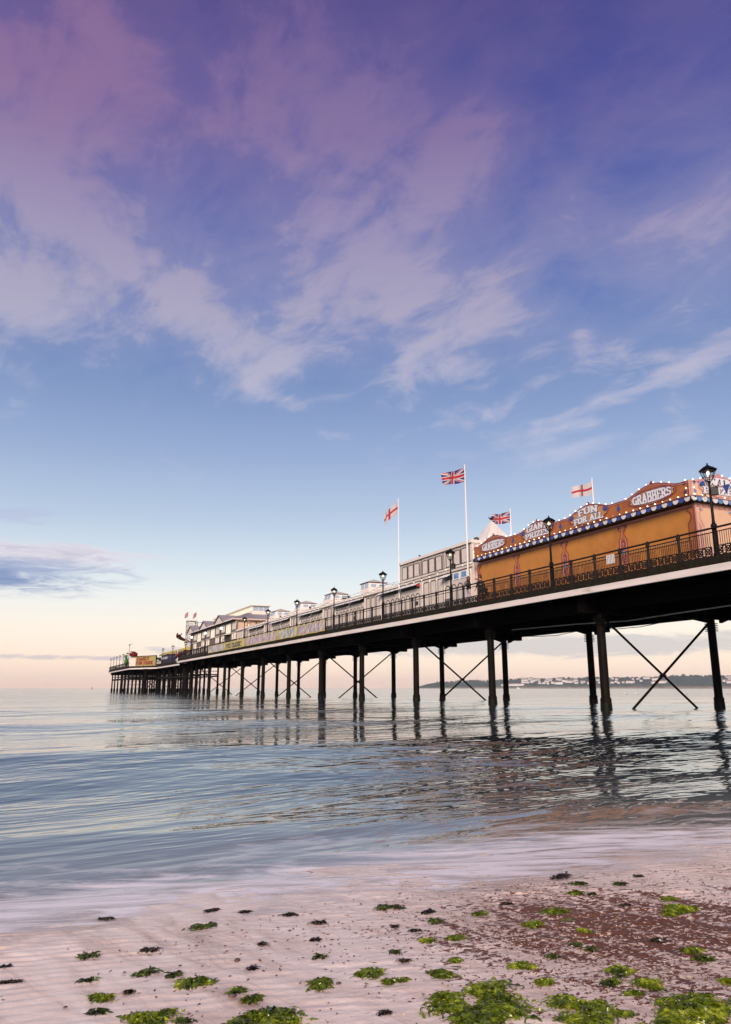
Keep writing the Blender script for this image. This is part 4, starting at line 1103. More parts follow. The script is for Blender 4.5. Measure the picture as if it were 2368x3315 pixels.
def pavilion():
    x0, x1, y0, y1 = 26.4, 35.0, 105.6, 138.6
    p = thing('gabled_pavilion', (30.7, 122, 6.0), 'grey gabled pavilion with glazed clerestory at the end of the gallery', 'pavilion')
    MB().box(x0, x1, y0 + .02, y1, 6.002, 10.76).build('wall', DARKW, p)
    MB().box(x0 + .05, x1, y0 - .03, y0 + .018, 6.003, 10.7).build('end_wall', mat('end_wall_buff', (.52, .38, .27), .6, .08, 2), p)  # warm light on this wall is put into its colour
    e = .55
    m_ = MB()
    zr = 11.95
    m_.add([(x0 - e, y0 - e, 10.78), (x1 + e, y0 - e, 10.78), (x1 + e, y1 + e, 10.78), (x0 - e, y1 + e, 10.78), (29.2, y0 + 3.2, zr), (32.4, y0 + 3.2, zr), (32.4, y1 - 3.2, zr), (29.2, y1 - 3.2, zr)],
           [(0, 1, 5, 4), (1, 2, 6, 5), (2, 3, 7, 6), (3, 0, 4, 7), (4, 5, 6, 7), (3, 2, 1, 0)])
    rf = m_.build('roof', SLATE, p)
    for k in range(24):
        x = x0 - .4 + k * .42
        MB().tube((x, y0 - e - .01, 10.80), (29.2 + (x - x0) * .37, y0 + 3.2, zr + .01), .04, .04, 4).build('roof_rib', SLATE, rf)
    MB().box(x0 - e - .05, x1 + e, y0 - e - .08, y0 - e - .01, 10.62, 10.80).build('eaves_board', mat('eaves_buff', (.55, .42, .36), .6, .06, 2), p)
    MB().box(x0 - e - .08, x0 - e - .01, y0 - e - .08, y1 + e, 10.60, 10.80).build('eaves_board', CREAM, p)
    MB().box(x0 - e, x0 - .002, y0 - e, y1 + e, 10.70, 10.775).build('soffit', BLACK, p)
    # clerestory
    cl = MB().box(29.5, 32.1, y0 + 2.6, y1 - 5, 11.6, 12.30).build('clerestory', CREAM, p)
    MB().box(29.3, 32.3, y0 + 2.3, y1 - 4.7, 13.02, 13.16).build('clerestory_roof', CREAM, p)
    for i in range(26):
        y = y0 + 2.6 + i * 1.02
        MB().box(29.5, 29.6, y, y + .16, 12.302, 13.018).build('mullion', CREAM, cl)
        if i < 25: MB().box(29.54, 29.56, y + .165, y + 1.015, 12.302, 13.018).build('pane', SKYPANE, cl)
    for i in range(4):
        x = 29.6 + i * .81
        MB().box(x, x + .08, y0 + 2.6, y0 + 2.7, 12.302, 13.018).build('mullion', CREAM, cl)
        if i < 3: MB().box(x + .082, x + .80, y0 + 2.64, y0 + 2.66, 12.302, 13.018).build('pane', GLASS, cl)
    # gables
    for yc in (113.4, 124.5, 135.7):
        gb = MB(); gb.prism([(yc - 2.75, 10.81), (yc + 2.75, 10.81), (yc, 11.80)], SIDE, x0 - .62, x0 - .45)
        go = gb.build('gable', STONE, p)
        for s in (-1, 1):
            m_ = MB()
            q = [(yc + s * 3.05, 10.74), (yc, 11.84), (yc, 11.96), (yc + s * 3.1, 10.84)]
            m_.prism(q, SIDE, x0 - .78, 29.2)
            m_.build('gable_roof', SLATE, go)
            MB().strip([(yc + s * 3.05, 10.77), (yc + s * .02, 11.88)], .10, SIDE, x0 - .82, x0 - .785).build('bargeboard', TRIM, go)
        MB().strip(arc(yc, 11.2, .22, .22, 0, 330, 9), .05, SIDE, x0 - .65, x0 - .621, closed=True).build('ornament', CREAM, go)
    # windows on the seaward side
    for yc in (109.6, 120.1, 130.7):
        for j in range(3):
            y = yc - 1.3 + j * .95
            w = MB().strip([(y, 8.95), (y + .75, 8.95), (y + .75, 10.3), (y, 10.3)], .09, SIDE, x0 - .05, x0 - .002, closed=True).build('window', CREAM, p)
            MB().box(x0 - .02, x0 - .003, y + .05, y + .70, 9.0, 10.25).build('pane', SKYPANE, w)
        for j in (-1, 1):
            for q in range(3):
                y = yc + j * 3.4 + (q - 1) * .8
                w = MB().strip([(y - .28, 9.3), (y + .28, 9.3), (y + .28, 10.35), (y - .28, 10.35)], .07, SIDE, x0 - .05, x0 - .002, closed=True).build('window', STONE, p)
                MB().box(x0 - .02, x0 - .003, y - .24, y + .24, 9.34, 10.31).build('pane', GLASS, w)
                w = MB().strip([(y - .28, 7.9), (y + .28, 7.9), (y + .28, 8.75), (y - .28, 8.75)], .07, SIDE, x0 - .05, x0 - .002, closed=True).build('window', STONE, p)
                MB().box(x0 - .02, x0 - .003, y - .24, y + .24, 7.94, 8.71).build('pane', SKYPANE if (q + j) % 2 else GLASS, w)
    for k in range(40):
        y = y0 + .4 + k * .83
        MB().box(x0 - .025, x0 - .002, y - .03, y + .03, 6.1, 7.75).build('batten', STONE, p)
    MB().box(x0 - .12, x0 - .002, y0, y1, 8.80, 8.9).build('string_course', STONE, p)
    MB().box(x0 - .03, x0 - .0022, 108.4, 111.4, 6.05, 8.72).build('doorway', mat('door_brown', (.05, .025, .012), .6, .3, 3), p)
    MB().hexa([(x0 - .9, 108.0, 8.60), (x0 - .121, 108.0, 8.72), (x0 - .121, 111.8, 8.72), (x0 - .9, 111.8, 8.60), (x0 - .9, 108.0, 8.68), (x0 - .121, 108.0, 8.79), (x0 - .121, 111.8, 8.79), (x0 - .9, 111.8, 8.68)]).build('door_canopy', CREAM, p)
    # arched wall frames on the warm-tinted end, with small lights
    for i in range(4):
        xc = 27.4 + i * 1.9
        MB().strip([(xc - .8, 8.9), (xc - .8, 10.2), (xc - .6, 10.42), (xc + .6, 10.42), (xc + .8, 10.2), (xc + .8, 8.9)], .09, ENDF, y0 - .06, y0 - .031).build('arch_frame', TRIM, p)
        inst(BULBM, 'bulb', p, (xc + .95, y0 - .12, 9.9), scale=(1.6, 1.6, 1.6))
    for y in (128.3, 131.5): hopper_window(p, y, y + 1.1, x0 - .03, 7.9, .3, .5, 2)
pavilion()

# ------------------------------------------------------------------ banners tied to the railing
def banner_material(name, base, ink, edge):
    m = bpy.data.materials.new(name); m.use_nodes = True
    t = m.node_tree; g = NG(t); b = t.nodes['Principled BSDF']
    geo = g.n('ShaderNodeNewGeometry'); x, y, z = g.sep(geo.outputs['Position'])
    v = g.comb(g.m('MULTIPLY_ADD', z, .35, g.m('MULTIPLY', y, .75)), g.m('MULTIPLY', z, .35), 0.0)
    n = g.noise(v, 2.6, 3, .5, .8)
    n2 = g.noise(v, 6.0, 2, .5, .4)
    c = g.mix(g.mapr(n, .47, .53), base, ink)
    c = g.mix(g.m('MULTIPLY', g.mapr(n2, .56, .62), .6), c, edge)
    g.link(c, b.inputs['Base Color']); b.inputs['Roughness'].default_value = .6
    return m
BN = [banner_material('banner_lilac', (.52, .47, .50), (.28, .23, .30), (.20, .16, .19)),
      banner_material('banner_blue', (.50, .50, .46), (.22, .24, .36), (.42, .38, .10)),
      banner_material('banner_rose', (.52, .44, .45), (.33, .25, .30), (.22, .17, .20)),
      banner_material('banner_grey', (.52, .50, .50), (.27, .26, .31), (.16, .15, .17))]
def banners():
    rows = [(62.75, 70.4, 0, True, 'lilac printed banner with yellow border nearest the lattice panels'),
            (70.5, 77.2, 1, True, 'blue and grey printed banner with yellow border on the railing'),
            (77.3, 90.4, 2, False, 'long rose-grey printed banner on the railing'),
            (90.5, 101.0, 3, True, 'yellow banner with dark lettering on the railing before the pavilion'),
            (101.1, 111.2, 3, True, 'pale grey printed banner on the railing nearest the pier head')]
    for (a, b, mi, yel, lab) in rows:
        o = thing('banner', (23.85, (a + b) / 2, 6.03), lab, 'banner')
        n = int((b - a) / .14)
        m_ = MB(); m2 = MB()
        def P(y, z):
            return (23.86 + .022 * math.sin(y * 3.7) + .012 * math.sin(y * 9 + z * 2), y, z + .012 * math.sin(y * 1.9))
        vs = []; nz = 5
        for i in range(n + 1):
            for j in range(nz): vs.append(P(a + (b - a) * i / n, 6.05 + .96 * j / (nz - 1)))
        fs = [(i * nz + j, (i + 1) * nz + j, (i + 1) * nz + j + 1, i * nz + j + 1) for i in range(n) for j in range(nz - 1)]
        m_.add(vs, fs)
        sheet = m_.build('sheet', BN[mi] if not lab.startswith('yellow') else YELLOWP, o, smooth=True)
        br = MB()
        w_ = .055
        for (z0, z1) in ((6.045, 6.045 + w_ * 1.6), (7.02 - w_ * 1.4, 7.02)):
            for i in range(n):
                ya, yb = a + (b - a) * i / n, a + (b - a) * (i + 1) / n
                q = [P(ya, z0), P(yb, z0), P(yb, z1), P(ya, z1)]
                br.add([(x - .006, y, z) for x, y, z in q], [(0, 1, 2, 3)])
        for y in (a, b - .28):
            q = [P(y, 6.05), P(y + .28, 6.05), P(y + .28, 7.01), P(y, 7.01)]
            br.add([(x - .007, y_, z) for x, y_, z in q], [(0, 1, 2, 3)])
        br.build('border', YELLOW if mi != 2 else YELLOWP, sheet)
        rnd = random.Random(int(a))
        ln = MB()
        if yel and not lab.startswith('yellow'):
            y = a + 1
            while y < b - 1.2:
                q = [P(y, 6.08), P(y + .16, 6.08), P(y + .16 - .35 * rnd.random(), 6.98), P(y - .35 * rnd.random(), 6.98)]
                ln.add([(x - .012, y_, z) for x, y_, z in q], [(0, 1, 2, 3)]); y += rnd.uniform(1.0, 1.9)
            ln.build('print_bars', YELLOWP if mi != 3 else CREAM, sheet)
        if lab.startswith('yellow'):
            INK = mat('banner_ink', (.055, .055, .09), .6, .1, 4)
            wr = lambda u, v: (100.2 - u * 2.9, 6.22 + v * .56)
            word_mesh(MB(), 'FEE', wr, SIDE, 23.83, -.004).build('lettering', INK, sheet)
            wr2 = lambda u, v: (96.8 - u * 4.6, 6.20 + v * .60)
            word_mesh(MB(), 'CLASSIC', wr2, SIDE, 23.83, -.004, px=.2).build('lettering', INK, sheet)
banners()

# ------------------------------------------------------------------ flagpoles
def union_jack(u, v):       # u 0..1 along the fly (2:1 flag), v 0..1 up
    x = (u - .5) * 60; y = (v - .5) * 30
    if abs(x) < 3 or abs(y) < 3: return 1
    if abs(x) < 5 or abs(y) < 5: return 0
    for s in (1, -1):
        dd = (y - s * x * .5) / math.sqrt(1.25)
        if abs(dd) < 3:
            q = dd * (1 if (x > 0) == (s > 0) else -1)
            return 1 if 0 < q * (1 if s > 0 else 1) < 2 else 0
    return 2
def st_george(u, v):
    return 1 if abs(v - .5) < .1 or abs(u - .5) < .06 else 0
def flag_mesh(pattern, L, H, droop, ph, lift=0.0):
    mb = MB(); nu, nv = 56, 32; vs = []
    for i in range(nu + 1):
        for j in range(nv + 1):
            u, v = i / nu, j / nv
            a = .10 * L * u ** .8
            w = math.sin(u * 7.5 + ph + v * .9) * a * .55 + math.sin(u * 15 + ph * 2 - v) * a * .14
            vs.append((w - .10 * L * u, L * u * (1 - .04 * u), v * H * (1 - .12 * u) + lift * u - droop * u ** 1.4 + .04 * math.sin(u * 8 + ph)))
    fs = []; ms = []
    for i in range(nu):
        for j in range(nv):
            k = i * (nv + 1) + j
            fs.append((k, k + nv + 1, k + nv + 2, k + 1)); ms.append(pattern((i + .5) / nu, (j + .5) / nv))
    mb.v = vs; mb.f = fs; mb.m = ms
    return mb.mesh('flag', [CLOTHW, CLOTHR, CLOTHB], smooth=True)
def flagpole(x, y, z0, z1, pattern, L, H, droop, ph, lift, label, r=.055):
    f = thing('flagpole', (x, y, z0), label, 'flagpole')
    m_ = MB(); m_.lathe([(r, 0), (r * .95, (z1 - z0) * .4), (r * .55, z1 - z0 - .05), (r * .9, z1 - z0 - .04), (r * .8, z1 - z0 + .02), (.01, z1 - z0 + .05)], (0, 0, 0), 8)
    m_.build('pole', POLE, f, loc=(0, 0, 0))
    fl = bpy.data.objects.new('flag', flag_mesh(pattern, L, H, droop, ph, lift)); COL.objects.link(fl)
    fl.parent = f; fl.location = (0, .05, z1 - z0 - .22 - H)
    return f
flagpole(26.38, 52.86, 8.0, 16.15, st_george, 2.55, 1.0, .55, .4, 0, 'tall white flagpole flying a red cross flag at the hall corner by the gallery')
flagpole(26.38, 42.45, 7.6, 16.17, union_jack, 2.7, 1.02, .0, 1.6, .42, 'tallest white flagpole flying a red white and blue flag beside the kiosk', .06)
flagpole(30.0, 42.42, 10.88, 13.38, union_jack, 2.15, .80, .0, .9, .30, 'short flagpole flying a red white and blue flag beside the pyramid turret')
flagpole(30.0, 33.88, 9.76, 13.38, st_george, 1.65, .78, .0, 2.4, .15, 'short flagpole flying a red cross flag above the kiosk roof')

# ------------------------------------------------------------------ festoon lights
def festoon(a, b, sag, n, label, bm=None, group='festoon lights along the pier'):
    a, b = Vector(a), Vector(b)
    f = thing('festoon_lights', a, label, 'festoon', group)
    pts = []
    for i in range(n * 2 + 1):
        t = i / (n * 2); q = a.lerp(b, t); q.z -= sag * 4 * t * (1 - t); pts.append(q)
    MB().path(pts, .011, 4).build('wire', BLACK, f)
    for i in range(1, n * 2, 2):
        q = pts[i]
        o = inst(FB, 'bulb', f, q)
FBm = MB(); FBm.lathe([(.03, -.02), (.03, -.09)], (0, 0, 0), 6, 1); FBm.lathe([(.02, -.20), (.05, -.17), (.055, -.14), (.03, -.092)], (0, 0, 0), 8, 0)
FB = FBm.mesh('bulb', [FBULB, BLACK], smooth=False)
for i in range(2, 7):
    festoon((XL, LAMPS[i], 8.72), (XL, LAMPS[i + 1], 8.72), .30, 9, 'string of small bulbs between lamp posts in front of ' + ['the tall panelled hall', 'the square roof lantern', 'the gallery beside the banner end', 'the gallery above the lilac banner', 'the gallery above the rose-grey banner'][i - 2])
festoon((XL, LAMPS[2], 8.72), (26.12, 41.2, 9.30), .05, 3, 'short string of bulbs from lamp post to kiosk corner', group=None)
festoon((XL, LAMPS[0], 8.60), (26.05, KY0 - .1, 9.36), .06, 2, 'short string of bulbs from lamp post to the peach kiosk end', group=None)
for yc in ((53.5, 64.4), (67, 74.3), (77, 84.2), (87, 94.5)):
    festoon((29.9, yc[0], 10.62), (29.9, yc[1], 10.62), .16, 8, 'string of small bulbs above the gallery roof ridge', group='festoon lights on the gallery roof')
# bunting on the landward side of the first lamp
bt = thing('bunting', (XL, LAMPS[0], 8.8), 'string of red and blue pennants tied to a lamp post', 'bunting')
bpts = [(XL + .02 - .0 * t, LAMPS[0] - 9.0 * t, 8.78 + .55 * t - .25 * 4 * t * (1 - t)) for t in [i / 12 for i in range(13)]]
MB().path(bpts, .01, 4).build('cord', BLACK, bt)
for i in range(1, 12):
    x, y, z = bpts[i]
    MB().prism([(y - .16, z - .01), (y + .16, z - .01), (y, z - .38)], SIDE, x - .006, x + .006).build('pennant', [RED, BLUE, SCALW][i % 3], bt)

# ------------------------------------------------------------------ pier-head attractions
def head_things():
    # sign on the chamfered corner
    A, B = Vector((26.45, 178.6)), Vector((22.25, 187.3))
    dv = (B - A).normalized(); nv = Vector((-dv.y, dv.x)); nv = nv if nv.x < 0 else -nv
    s = thing('fun_park_sign', (24.4, 183, 6.2), 'yellow sign lettered FAMILY FUN PARK on the far pier head', 'sign')
    L = (B - A).length
    FN = lambda u, v, d_: (A.x + dv.x * u + nv.x * d_, A.y + dv.y * u + nv.y * d_, v)
    MB().prism([(0, 6.15), (L, 6.15), (L, 8.30), (0, 8.30)], FN, 0, .12).build('board', mat('sign_ochre', (.34, .26, .09), .6, .15, 3), s)
    MB().prism([(-.1, 8.302), (L + .1, 8.302), (L + .1, 8.45), (-.1, 8.45)], FN, -.1, .2).build('top_rail', BLACK, s)
    MB().prism([(L - 1.5, 6.16), (L + 1.1, 6.16), (L + 1.1, 8.0), (L - 1.5, 8.0)], FN, .121, .14).build('side_panel', CREAM, s)
    MB().prism([(-.12, 6.16), (.0, 6.16), (.0, 8.30), (-.12, 8.30)], FN, -.1, .16).build('end_post', BLACK, s)
    SR = mat('sign_red', (.20, .018, .015), .5, .1, 3)
    word_mesh(MB(), 'FAMILY', lambda u, v: (L - 2.0 - u * 5.0, 7.36 + v * .80), FN, .122, .03, px=.20, py=.15).build('lettering', SR, s)
    word_mesh(MB(), 'FUN PARK', lambda u, v: (L - 1.6 - u * 7.0, 6.42 + v * .78), FN, .122, .03, px=.20, py=.15).build('lettering', SR, s)
    for u in (L - 1.75, .55):
        MB().prism([(u - .3, 7.3), (u + .3, 7.3), (u + .3, 8.1), (u - .3, 8.1)], FN, .121, .126).build('picture', mat('sign_green', (.25, .30, .08), .5, .3, 6), s)
    # blue booth
    b = thing('blue_booth', (29, 172, 6.0), 'dark blue booth with painted lettering and domed yellow canopy on the pier head', 'booth')
    MB().box(27.4, 30.6, 168.5, 177.5, 6.002, 8.35).build('wall', mat('booth_blue', (.03, .035, .10), .5, .2, 4), b)
    pr = MB()
    rnd = random.Random(4)
    for i in range(9):
        y = 169.2 + i * .95
        pr.strip([(y, 7.2), (y + .25, 8.0), (y + .5, 7.2 + .4 * rnd.random())], .10, SIDE, 27.37, 27.399)
    pr.build('painted_lettering', LETTER, b)
    m_ = MB(); m_.prism([(27.0, 8.352)] + [(29.0 - 2.0 * math.cos(R(a)), 8.36 + .78 * math.sin(R(a))) for a in range(0, 181, 20)] + [(31.0, 8.352)], lambda u, v, d_: (u, d_, v), 168, 178)
    m_.build('canopy', YELLOW, b)
    for i in range(8): MB().box(26.96, 27.0, 168.1 + i * 1.25, 169.2 + i * 1.25, 8.15, 8.45).build('valance', [YELLOW, NAVY][i % 2], b)
    b2 = thing('ride_stall', (30, 156, 6.0), 'open ride stall with yellow scalloped canopy beside the helter skelter', 'stall')
    m_ = MB()
    m_.prism([(27.3, 8.40), (27.3, 8.75), (29.5, 9.25), (31.8, 8.75), (31.8, 8.40)], lambda u, v, d_: (u, d_, v), 150, 166)
    m_.build('canopy', YELLOW, b2)
    for i in range(12): MB().prism(arc(150.7 + i * 1.33, 8.42, .62, .4, 180, 360, 6), SIDE, 27.26, 27.299).build('valance', [YELLOWP, NAVY][i % 2], b2)
    for y in (150.3, 158, 165.7):
        for x in (27.6, 31.5): MB().tube((x, y, 6.0), (x, y, 8.45), .07, .07, 6).build('post', NAVY, b2)
    for i, y in enumerate((152.5, 155.5, 159.5, 162.8)):
        c = MB(); c.lathe([(.9, 0), (1.0, .5), (.75, 1.1), (.3, 1.4)], (29, y, 6.02), 10); c.build('car', [LBLUE, WHITE, BLUE, WHITE][i], b2)
    # helter skelter: white lattice tower with red chute
    h = thing('helter_skelter', (29.3, 151.5, 6.0), 'white lattice slide tower with a curving red chute beyond the pavilion', 'slide tower')
    tw = MB()
    xs = (28.05, 29.85); ysr = (150.6, 152.4)
    for x in xs:
        for y in ysr: tw.tube((x, y, 6.0), (x, y, 14.15), .085, .085, 6)
    tw.build('frame', LATT, h)
    lat = MB()
    for k in range(9):
        z0, z1 = 6.4 + k * .86, 6.4 + (k + 1) * .86
        for y in ysr:
            lat.tube((xs[0], y, z0), (xs[1], y, z1), .05, .05, 4); lat.tube((xs[1], y, z0), (xs[0], y, z1), .05, .05, 4); lat.tube((xs[0], y, z1), (xs[1], y, z1), .06, .06, 4)
        for x in xs:
            lat.tube((x, ysr[0], z0), (x, ysr[1], z1), .05, .05, 4); lat.tube((x, ysr[0], z1), (x, ysr[1], z1), .06, .06, 4)
    lat.build('lattice', LATT, h)
    MB().box(27.95, 29.95, 150.5, 152.5, 14.16, 14.32).build('top_rail', CREAM, h)
    pf = MB()
    for x in (30.0, 31.1):
        for z in (13.0, 13.9): pf.tube((x, 150.6, z), (x, 152.4, z), .06, .06, 5)
        pf.tube((x, 150.6, 12.9), (x, 150.6, 13.95), .06, .06, 5)
    pf.box(29.95, 31.15, 150.5, 152.5, 12.8, 12.9)
    for z in (13.0, 13.9): pf.tube((30.0, 150.6, z), (31.1, 150.6, z), .06, .06, 5)
    pf.build('platform', LATT, h)
    ch = MB(); pts = []
    for i in range(30):
        t = i / 29; a = R(200 - 400 * t)
        pts.append(Vector((28.8 + 2.35 * math.cos(a), 151.5 + 2.35 * math.sin(a), 11.4 - 4.6 * t)))
    for a_, b_ in zip(pts, pts[1:]):
        c0 = Vector((28.8, 151.5, 0)); 
        def ring(p_):
            o_ = Vector((p_.x - c0.x, p_.y - c0.y, 0)).normalized()
            return [p_ - o_ * .42 + Vector((0, 0, .38)), p_ - o_ * .42, p_ + o_ * .42, p_ + o_ * .42 + Vector((0, 0, .38))]
        r0, r1 = ring(a_), ring(b_)
        for i in range(3): ch.add([r0[i], r1[i], r1[i + 1], r0[i + 1]], [(0, 1, 2, 3)])
    ch.build('chute', DRED, h)
    for i in range(3, 30, 4):
        p_ = pts[i]; MB().tube((p_.x, p_.y, 6.0), (p_.x, p_.y, p_.z - .02), .05, .05, 5).build('chute_post', WHITE if i % 8 else YELLOWP, h)
    for (x, y) in ((28.1, 151.2), (29.75, 151.2)):
        m_ = MB(); m_.lathe([(.05, 0), (.03, 2.0)], (x, y, 14.1), 6); m_.build('flag_staff', POLE, h)
        fl = bpy.data.objects.new('flag', flag_mesh(union_jack, 2.2, .95, .3, x, 0)); COL.objects.link(fl); fl.parent = h
        fl.location = Vector((x, y, 15.1)) - h.location
    # ride figures near the tip: green tree-like ride, barrels, mast with gull
    gr = thing('green_ride_figure', (22.9, 206, 6.0), 'bright green rounded ride figure beside the pier head railing', 'ride')
    m_ = MB(); m_.lathe([(.25, .1), (.35, .8), (.55, 1.4), (.6, 1.9), (.45, 2.4), (.2, 2.7)], (22.9, 206, 6.0), 10); m_.build('body', GREEN, gr)
    m_ = MB(); m_.lathe([(.2, 2.65), (.38, 2.9), (.40, 3.2), (.2, 3.5)], (22.75, 206.3, 6.0), 10); m_.build('head', GREEN, gr)
    MB().box(22.5, 22.7, 205.8, 206.0, 8.0, 8.4).build('eye', WHITE, gr)
    rr = thing('red_ride_wheel', (23.4, 196, 6.0), 'dark red rounded ride car raised on a post by the sign', 'ride')
    m_ = MB(); m_.lathe([(.15, 0), (.12, 2.6)], (23.4, 196, 6.0), 8); m_.build('post', IRON, rr)
    m_ = MB(); m_.lathe([(.2, 2.6), (.95, 2.9), (1.05, 3.4), (.7, 3.8), (.2, 4.0)], (23.4, 196, 6.0), 12); m_.build('car', DRED, rr)
    ms = thing('mast', (22.75, 200, 6.0), 'thin mast with a small camera arm on the pier head', 'mast')
    m_ = MB(); m_.lathe([(.07, 0), (.04, 6.0)], (22.75, 200, 6.0), 6); m_.build('pole', IRON, ms)
    MB().tube((22.75, 200, 11.8), (23.5, 199.8, 12.15), .05, .03, 5).build('arm', IRON, ms)
    MB().box(22.6, 22.95, 199.85, 200.15, 11.65, 11.9).build('camera_head', BLACK, ms)
    wr = thing('white_rails', (27, 196, 6.0), 'low white roofed shelter behind the fun park sign', 'shelter')
    MB().box(25.0, 31.5, 189, 202, 8.25, 8.40).build('roof', LATT, wr)
    for x in (25.2, 31.3):
        for y in (189.2, 195.5, 201.8): MB().tube((x, y, 6.0), (x, y, 8.36), .08, .08, 6).build('post', WHITE, wr)
head_things()

# notice on the railing
nb = thing('notice_board', (23.9, 26.1, 6.5), 'small white notice fixed to the railing in front of the orange wall', 'notice')
MB().box(23.905, 23.925, 25.92, 26.42, 6.60, 7.0).build('sheet', WHITE, nb)
for i in range(5): MB().box(23.900, 23.9049, 25.95 + i * .095, 25.98 + i * .095, 6.62, 6.98).build('stripe', TRIM, nb)

# ------------------------------------------------------------------ people
SKIN = mat('skin', (.42, .25, .19), .55, .08, 20)
def person(loc, rz, pose, mats, label, hair_len):
    """one skinned body; mats = top, trousers, hair"""
    p = thing('person', loc, label, 'person', None); p.rotation_euler = (0, 0, rz)
    J = dict(pel=((0, 0, .95), .145), chest=((0, -.02, 1.25), .15), neck=((0, -.03, 1.47), .062), head0=((0, -.05, 1.56), .085), head1=((0, -.055, 1.69), .092),
             shL=((-.17, -.02, 1.41), .065), shR=((.17, -.02, 1.41), .065), hipL=((-.095, 0, .90), .10), hipR=((.095, 0, .90), .10),
             knL=((-.11, .0, .50), .066), knR=((.11, .02, .50), .066), anL=((-.11, .03, .09), .045), anR=((.12, .05, .09), .045), toL=((-.12, -.13, .035), .035), toR=((.13, -.11, .035), .035))
    J.update(pose)
    E_ = [('pel', 'chest'), ('chest', 'neck'), ('neck', 'head0'), ('head0', 'head1'), ('chest', 'shL'), ('chest', 'shR'), ('shL', 'elL'), ('elL', 'haL'), ('shR', 'elR'), ('elR', 'haR'),
          ('haL', 'fiL'), ('haR', 'fiR'), ('pel', 'hipL'), ('pel', 'hipR'), ('hipL', 'knL'), ('knL', 'anL'), ('anL', 'toL'), ('hipR', 'knR'), ('knR', 'anR'), ('anR', 'toR')]
    names = list(J); idx = {n: i for i, n in enumerate(names)}
    me = bpy.data.meshes.new('body'); me.from_pydata([J[n][0] for n in names], [(idx[a], idx[b]) for a, b in E_], [])
    o = bpy.data.objects.new('body', me); COL.objects.link(o)
    sk = o.modifiers.new('skin', 'SKIN'); sk.use_smooth_shade = True
    for n in names: me.skin_vertices[0].data[idx[n]].radius = (J[n][1], J[n][1])
    me.skin_vertices[0].data[0].use_root = True
    sb = o.modifiers.new('sub', 'SUBSURF'); sb.levels = 1; sb.render_levels = 1
    dg = bpy.context.evaluated_depsgraph_get()
    m2 = bpy.data.meshes.new_from_object(o.evaluated_get(dg)); o.modifiers.clear(); o.data = m2
    m2.materials.clear()
    for mm in (mats[0], mats[1], SKIN, IRON): m2.materials.append(mm)
    for f in m2.polygons:
        c = f.center
        hand = any((Vector(c) - Vector(J[k][0])).length < .10 for k in ('haL', 'haR', 'fiL', 'fiR'))
        f.material_index = 2 if (c.z > 1.49 or hand) else (3 if c.z < .10 else (1 if c.z < .97 else 0))
        f.use_smooth = True
    o.parent = p
    hd = Vector(J['head1'][0])
    h = MB(); h.lathe([(.03, .125), (.08, .105), (.112, .05), (.118, -.02), (.115, -.08), (.10, -hair_len), (.05, -hair_len - .03)], (hd.x, hd.y + .028, hd.z), 14)
    ho = h.build('hair', mats[2], p, smooth=True, loc=(0, 0, 0))
    fc = MB(); fc.lathe([(.012, -.02), (.02, 0), (.008, .035)], (hd.x, hd.y - .105, hd.z - .03), 6); fc.build('nose', SKIN, p, loc=(0, 0, 0))
    for s in (-1, 1):
        e_ = MB(); e_.lathe([(.004, -.008), (.011, 0), (.004, .008)], (hd.x + s * .035, hd.y - .094, hd.z + .0), 6); e_.build('eye', BLACK, p, loc=(0, 0, 0))
    mo = MB(); mo.box(hd.x - .025, hd.x + .025, hd.y - .098, hd.y - .085, hd.z - .075, hd.z - .065); mo.build('mouth', RED, p, loc=(0, 0, 0))
    for k in ('L', 'R'):
        a_ = Vector(J['ha' + k][0]); b_ = Vector(J['fi' + k][0]); dv = (b_ - a_).normalized(); sd = dv.cross(Vector((0, 0, 1))).normalized()
        fm = MB()
        for i, (off, l_) in enumerate(((-.03, .065), (-.01, .078), (.01, .074), (.03, .058))):
            q = b_ + sd * off; m_ = q + dv * l_ * .6; fm.tube(q - dv * .02, m_, .010, .009, 6); fm.tube(m_, m_ + dv * l_ * .4 + Vector((0, 0, -.02)), .009, .007, 6)
        fm.tube(a_ + sd * .03, a_ + sd * .065 + dv * .06, .012, .009, 6)
        fm.build('fingers', SKIN, p, loc=(0, 0, 0))
    return p
DKT = mat('dark_top', (.014, .012, .016), .8, .2, 10); LTR = mat('pale_trousers', (.45, .43, .46), .8, .06, 10); DTR = mat('dark_trousers', (.016, .014, .016), .8, .2, 10)
HB = mat('brown_hair', (.06, .022, .012), .5, .3, 30); HD = mat('dark_hair', (.015, .010, .008), .5, .3, 30)
lean = dict(elL=((-.21, -.20, 1.17), .045), haL=((-.05, -.36, 1.20), .034), fiL=((.03, -.37, 1.20), .028), elR=((.21, -.20, 1.17), .045), haR=((.07, -.40, 1.22), .034), fiR=((-.02, -.41, 1.22), .028))
person((24.42, 39.25, 6.0), R(-90), lean, (DKT, LTR, HB), 'person with brown hair and dark top leaning on the railing with folded arms', .24)
stand = dict(elL=((-.25, -.02, 1.14), .046), haL=((-.27, -.14, .92), .036), fiL=((-.27, -.19, .86), .03), elR=((.25, -.05, 1.16), .046), haR=((.16, -.26, 1.16), .036), fiR=((.12, -.33, 1.17), .03))
person((24.75, 38.45, 6.0), R(-60), stand, (DKT, DTR, HD), 'person in dark clothes standing beside the railing at the kiosk corner', .10)
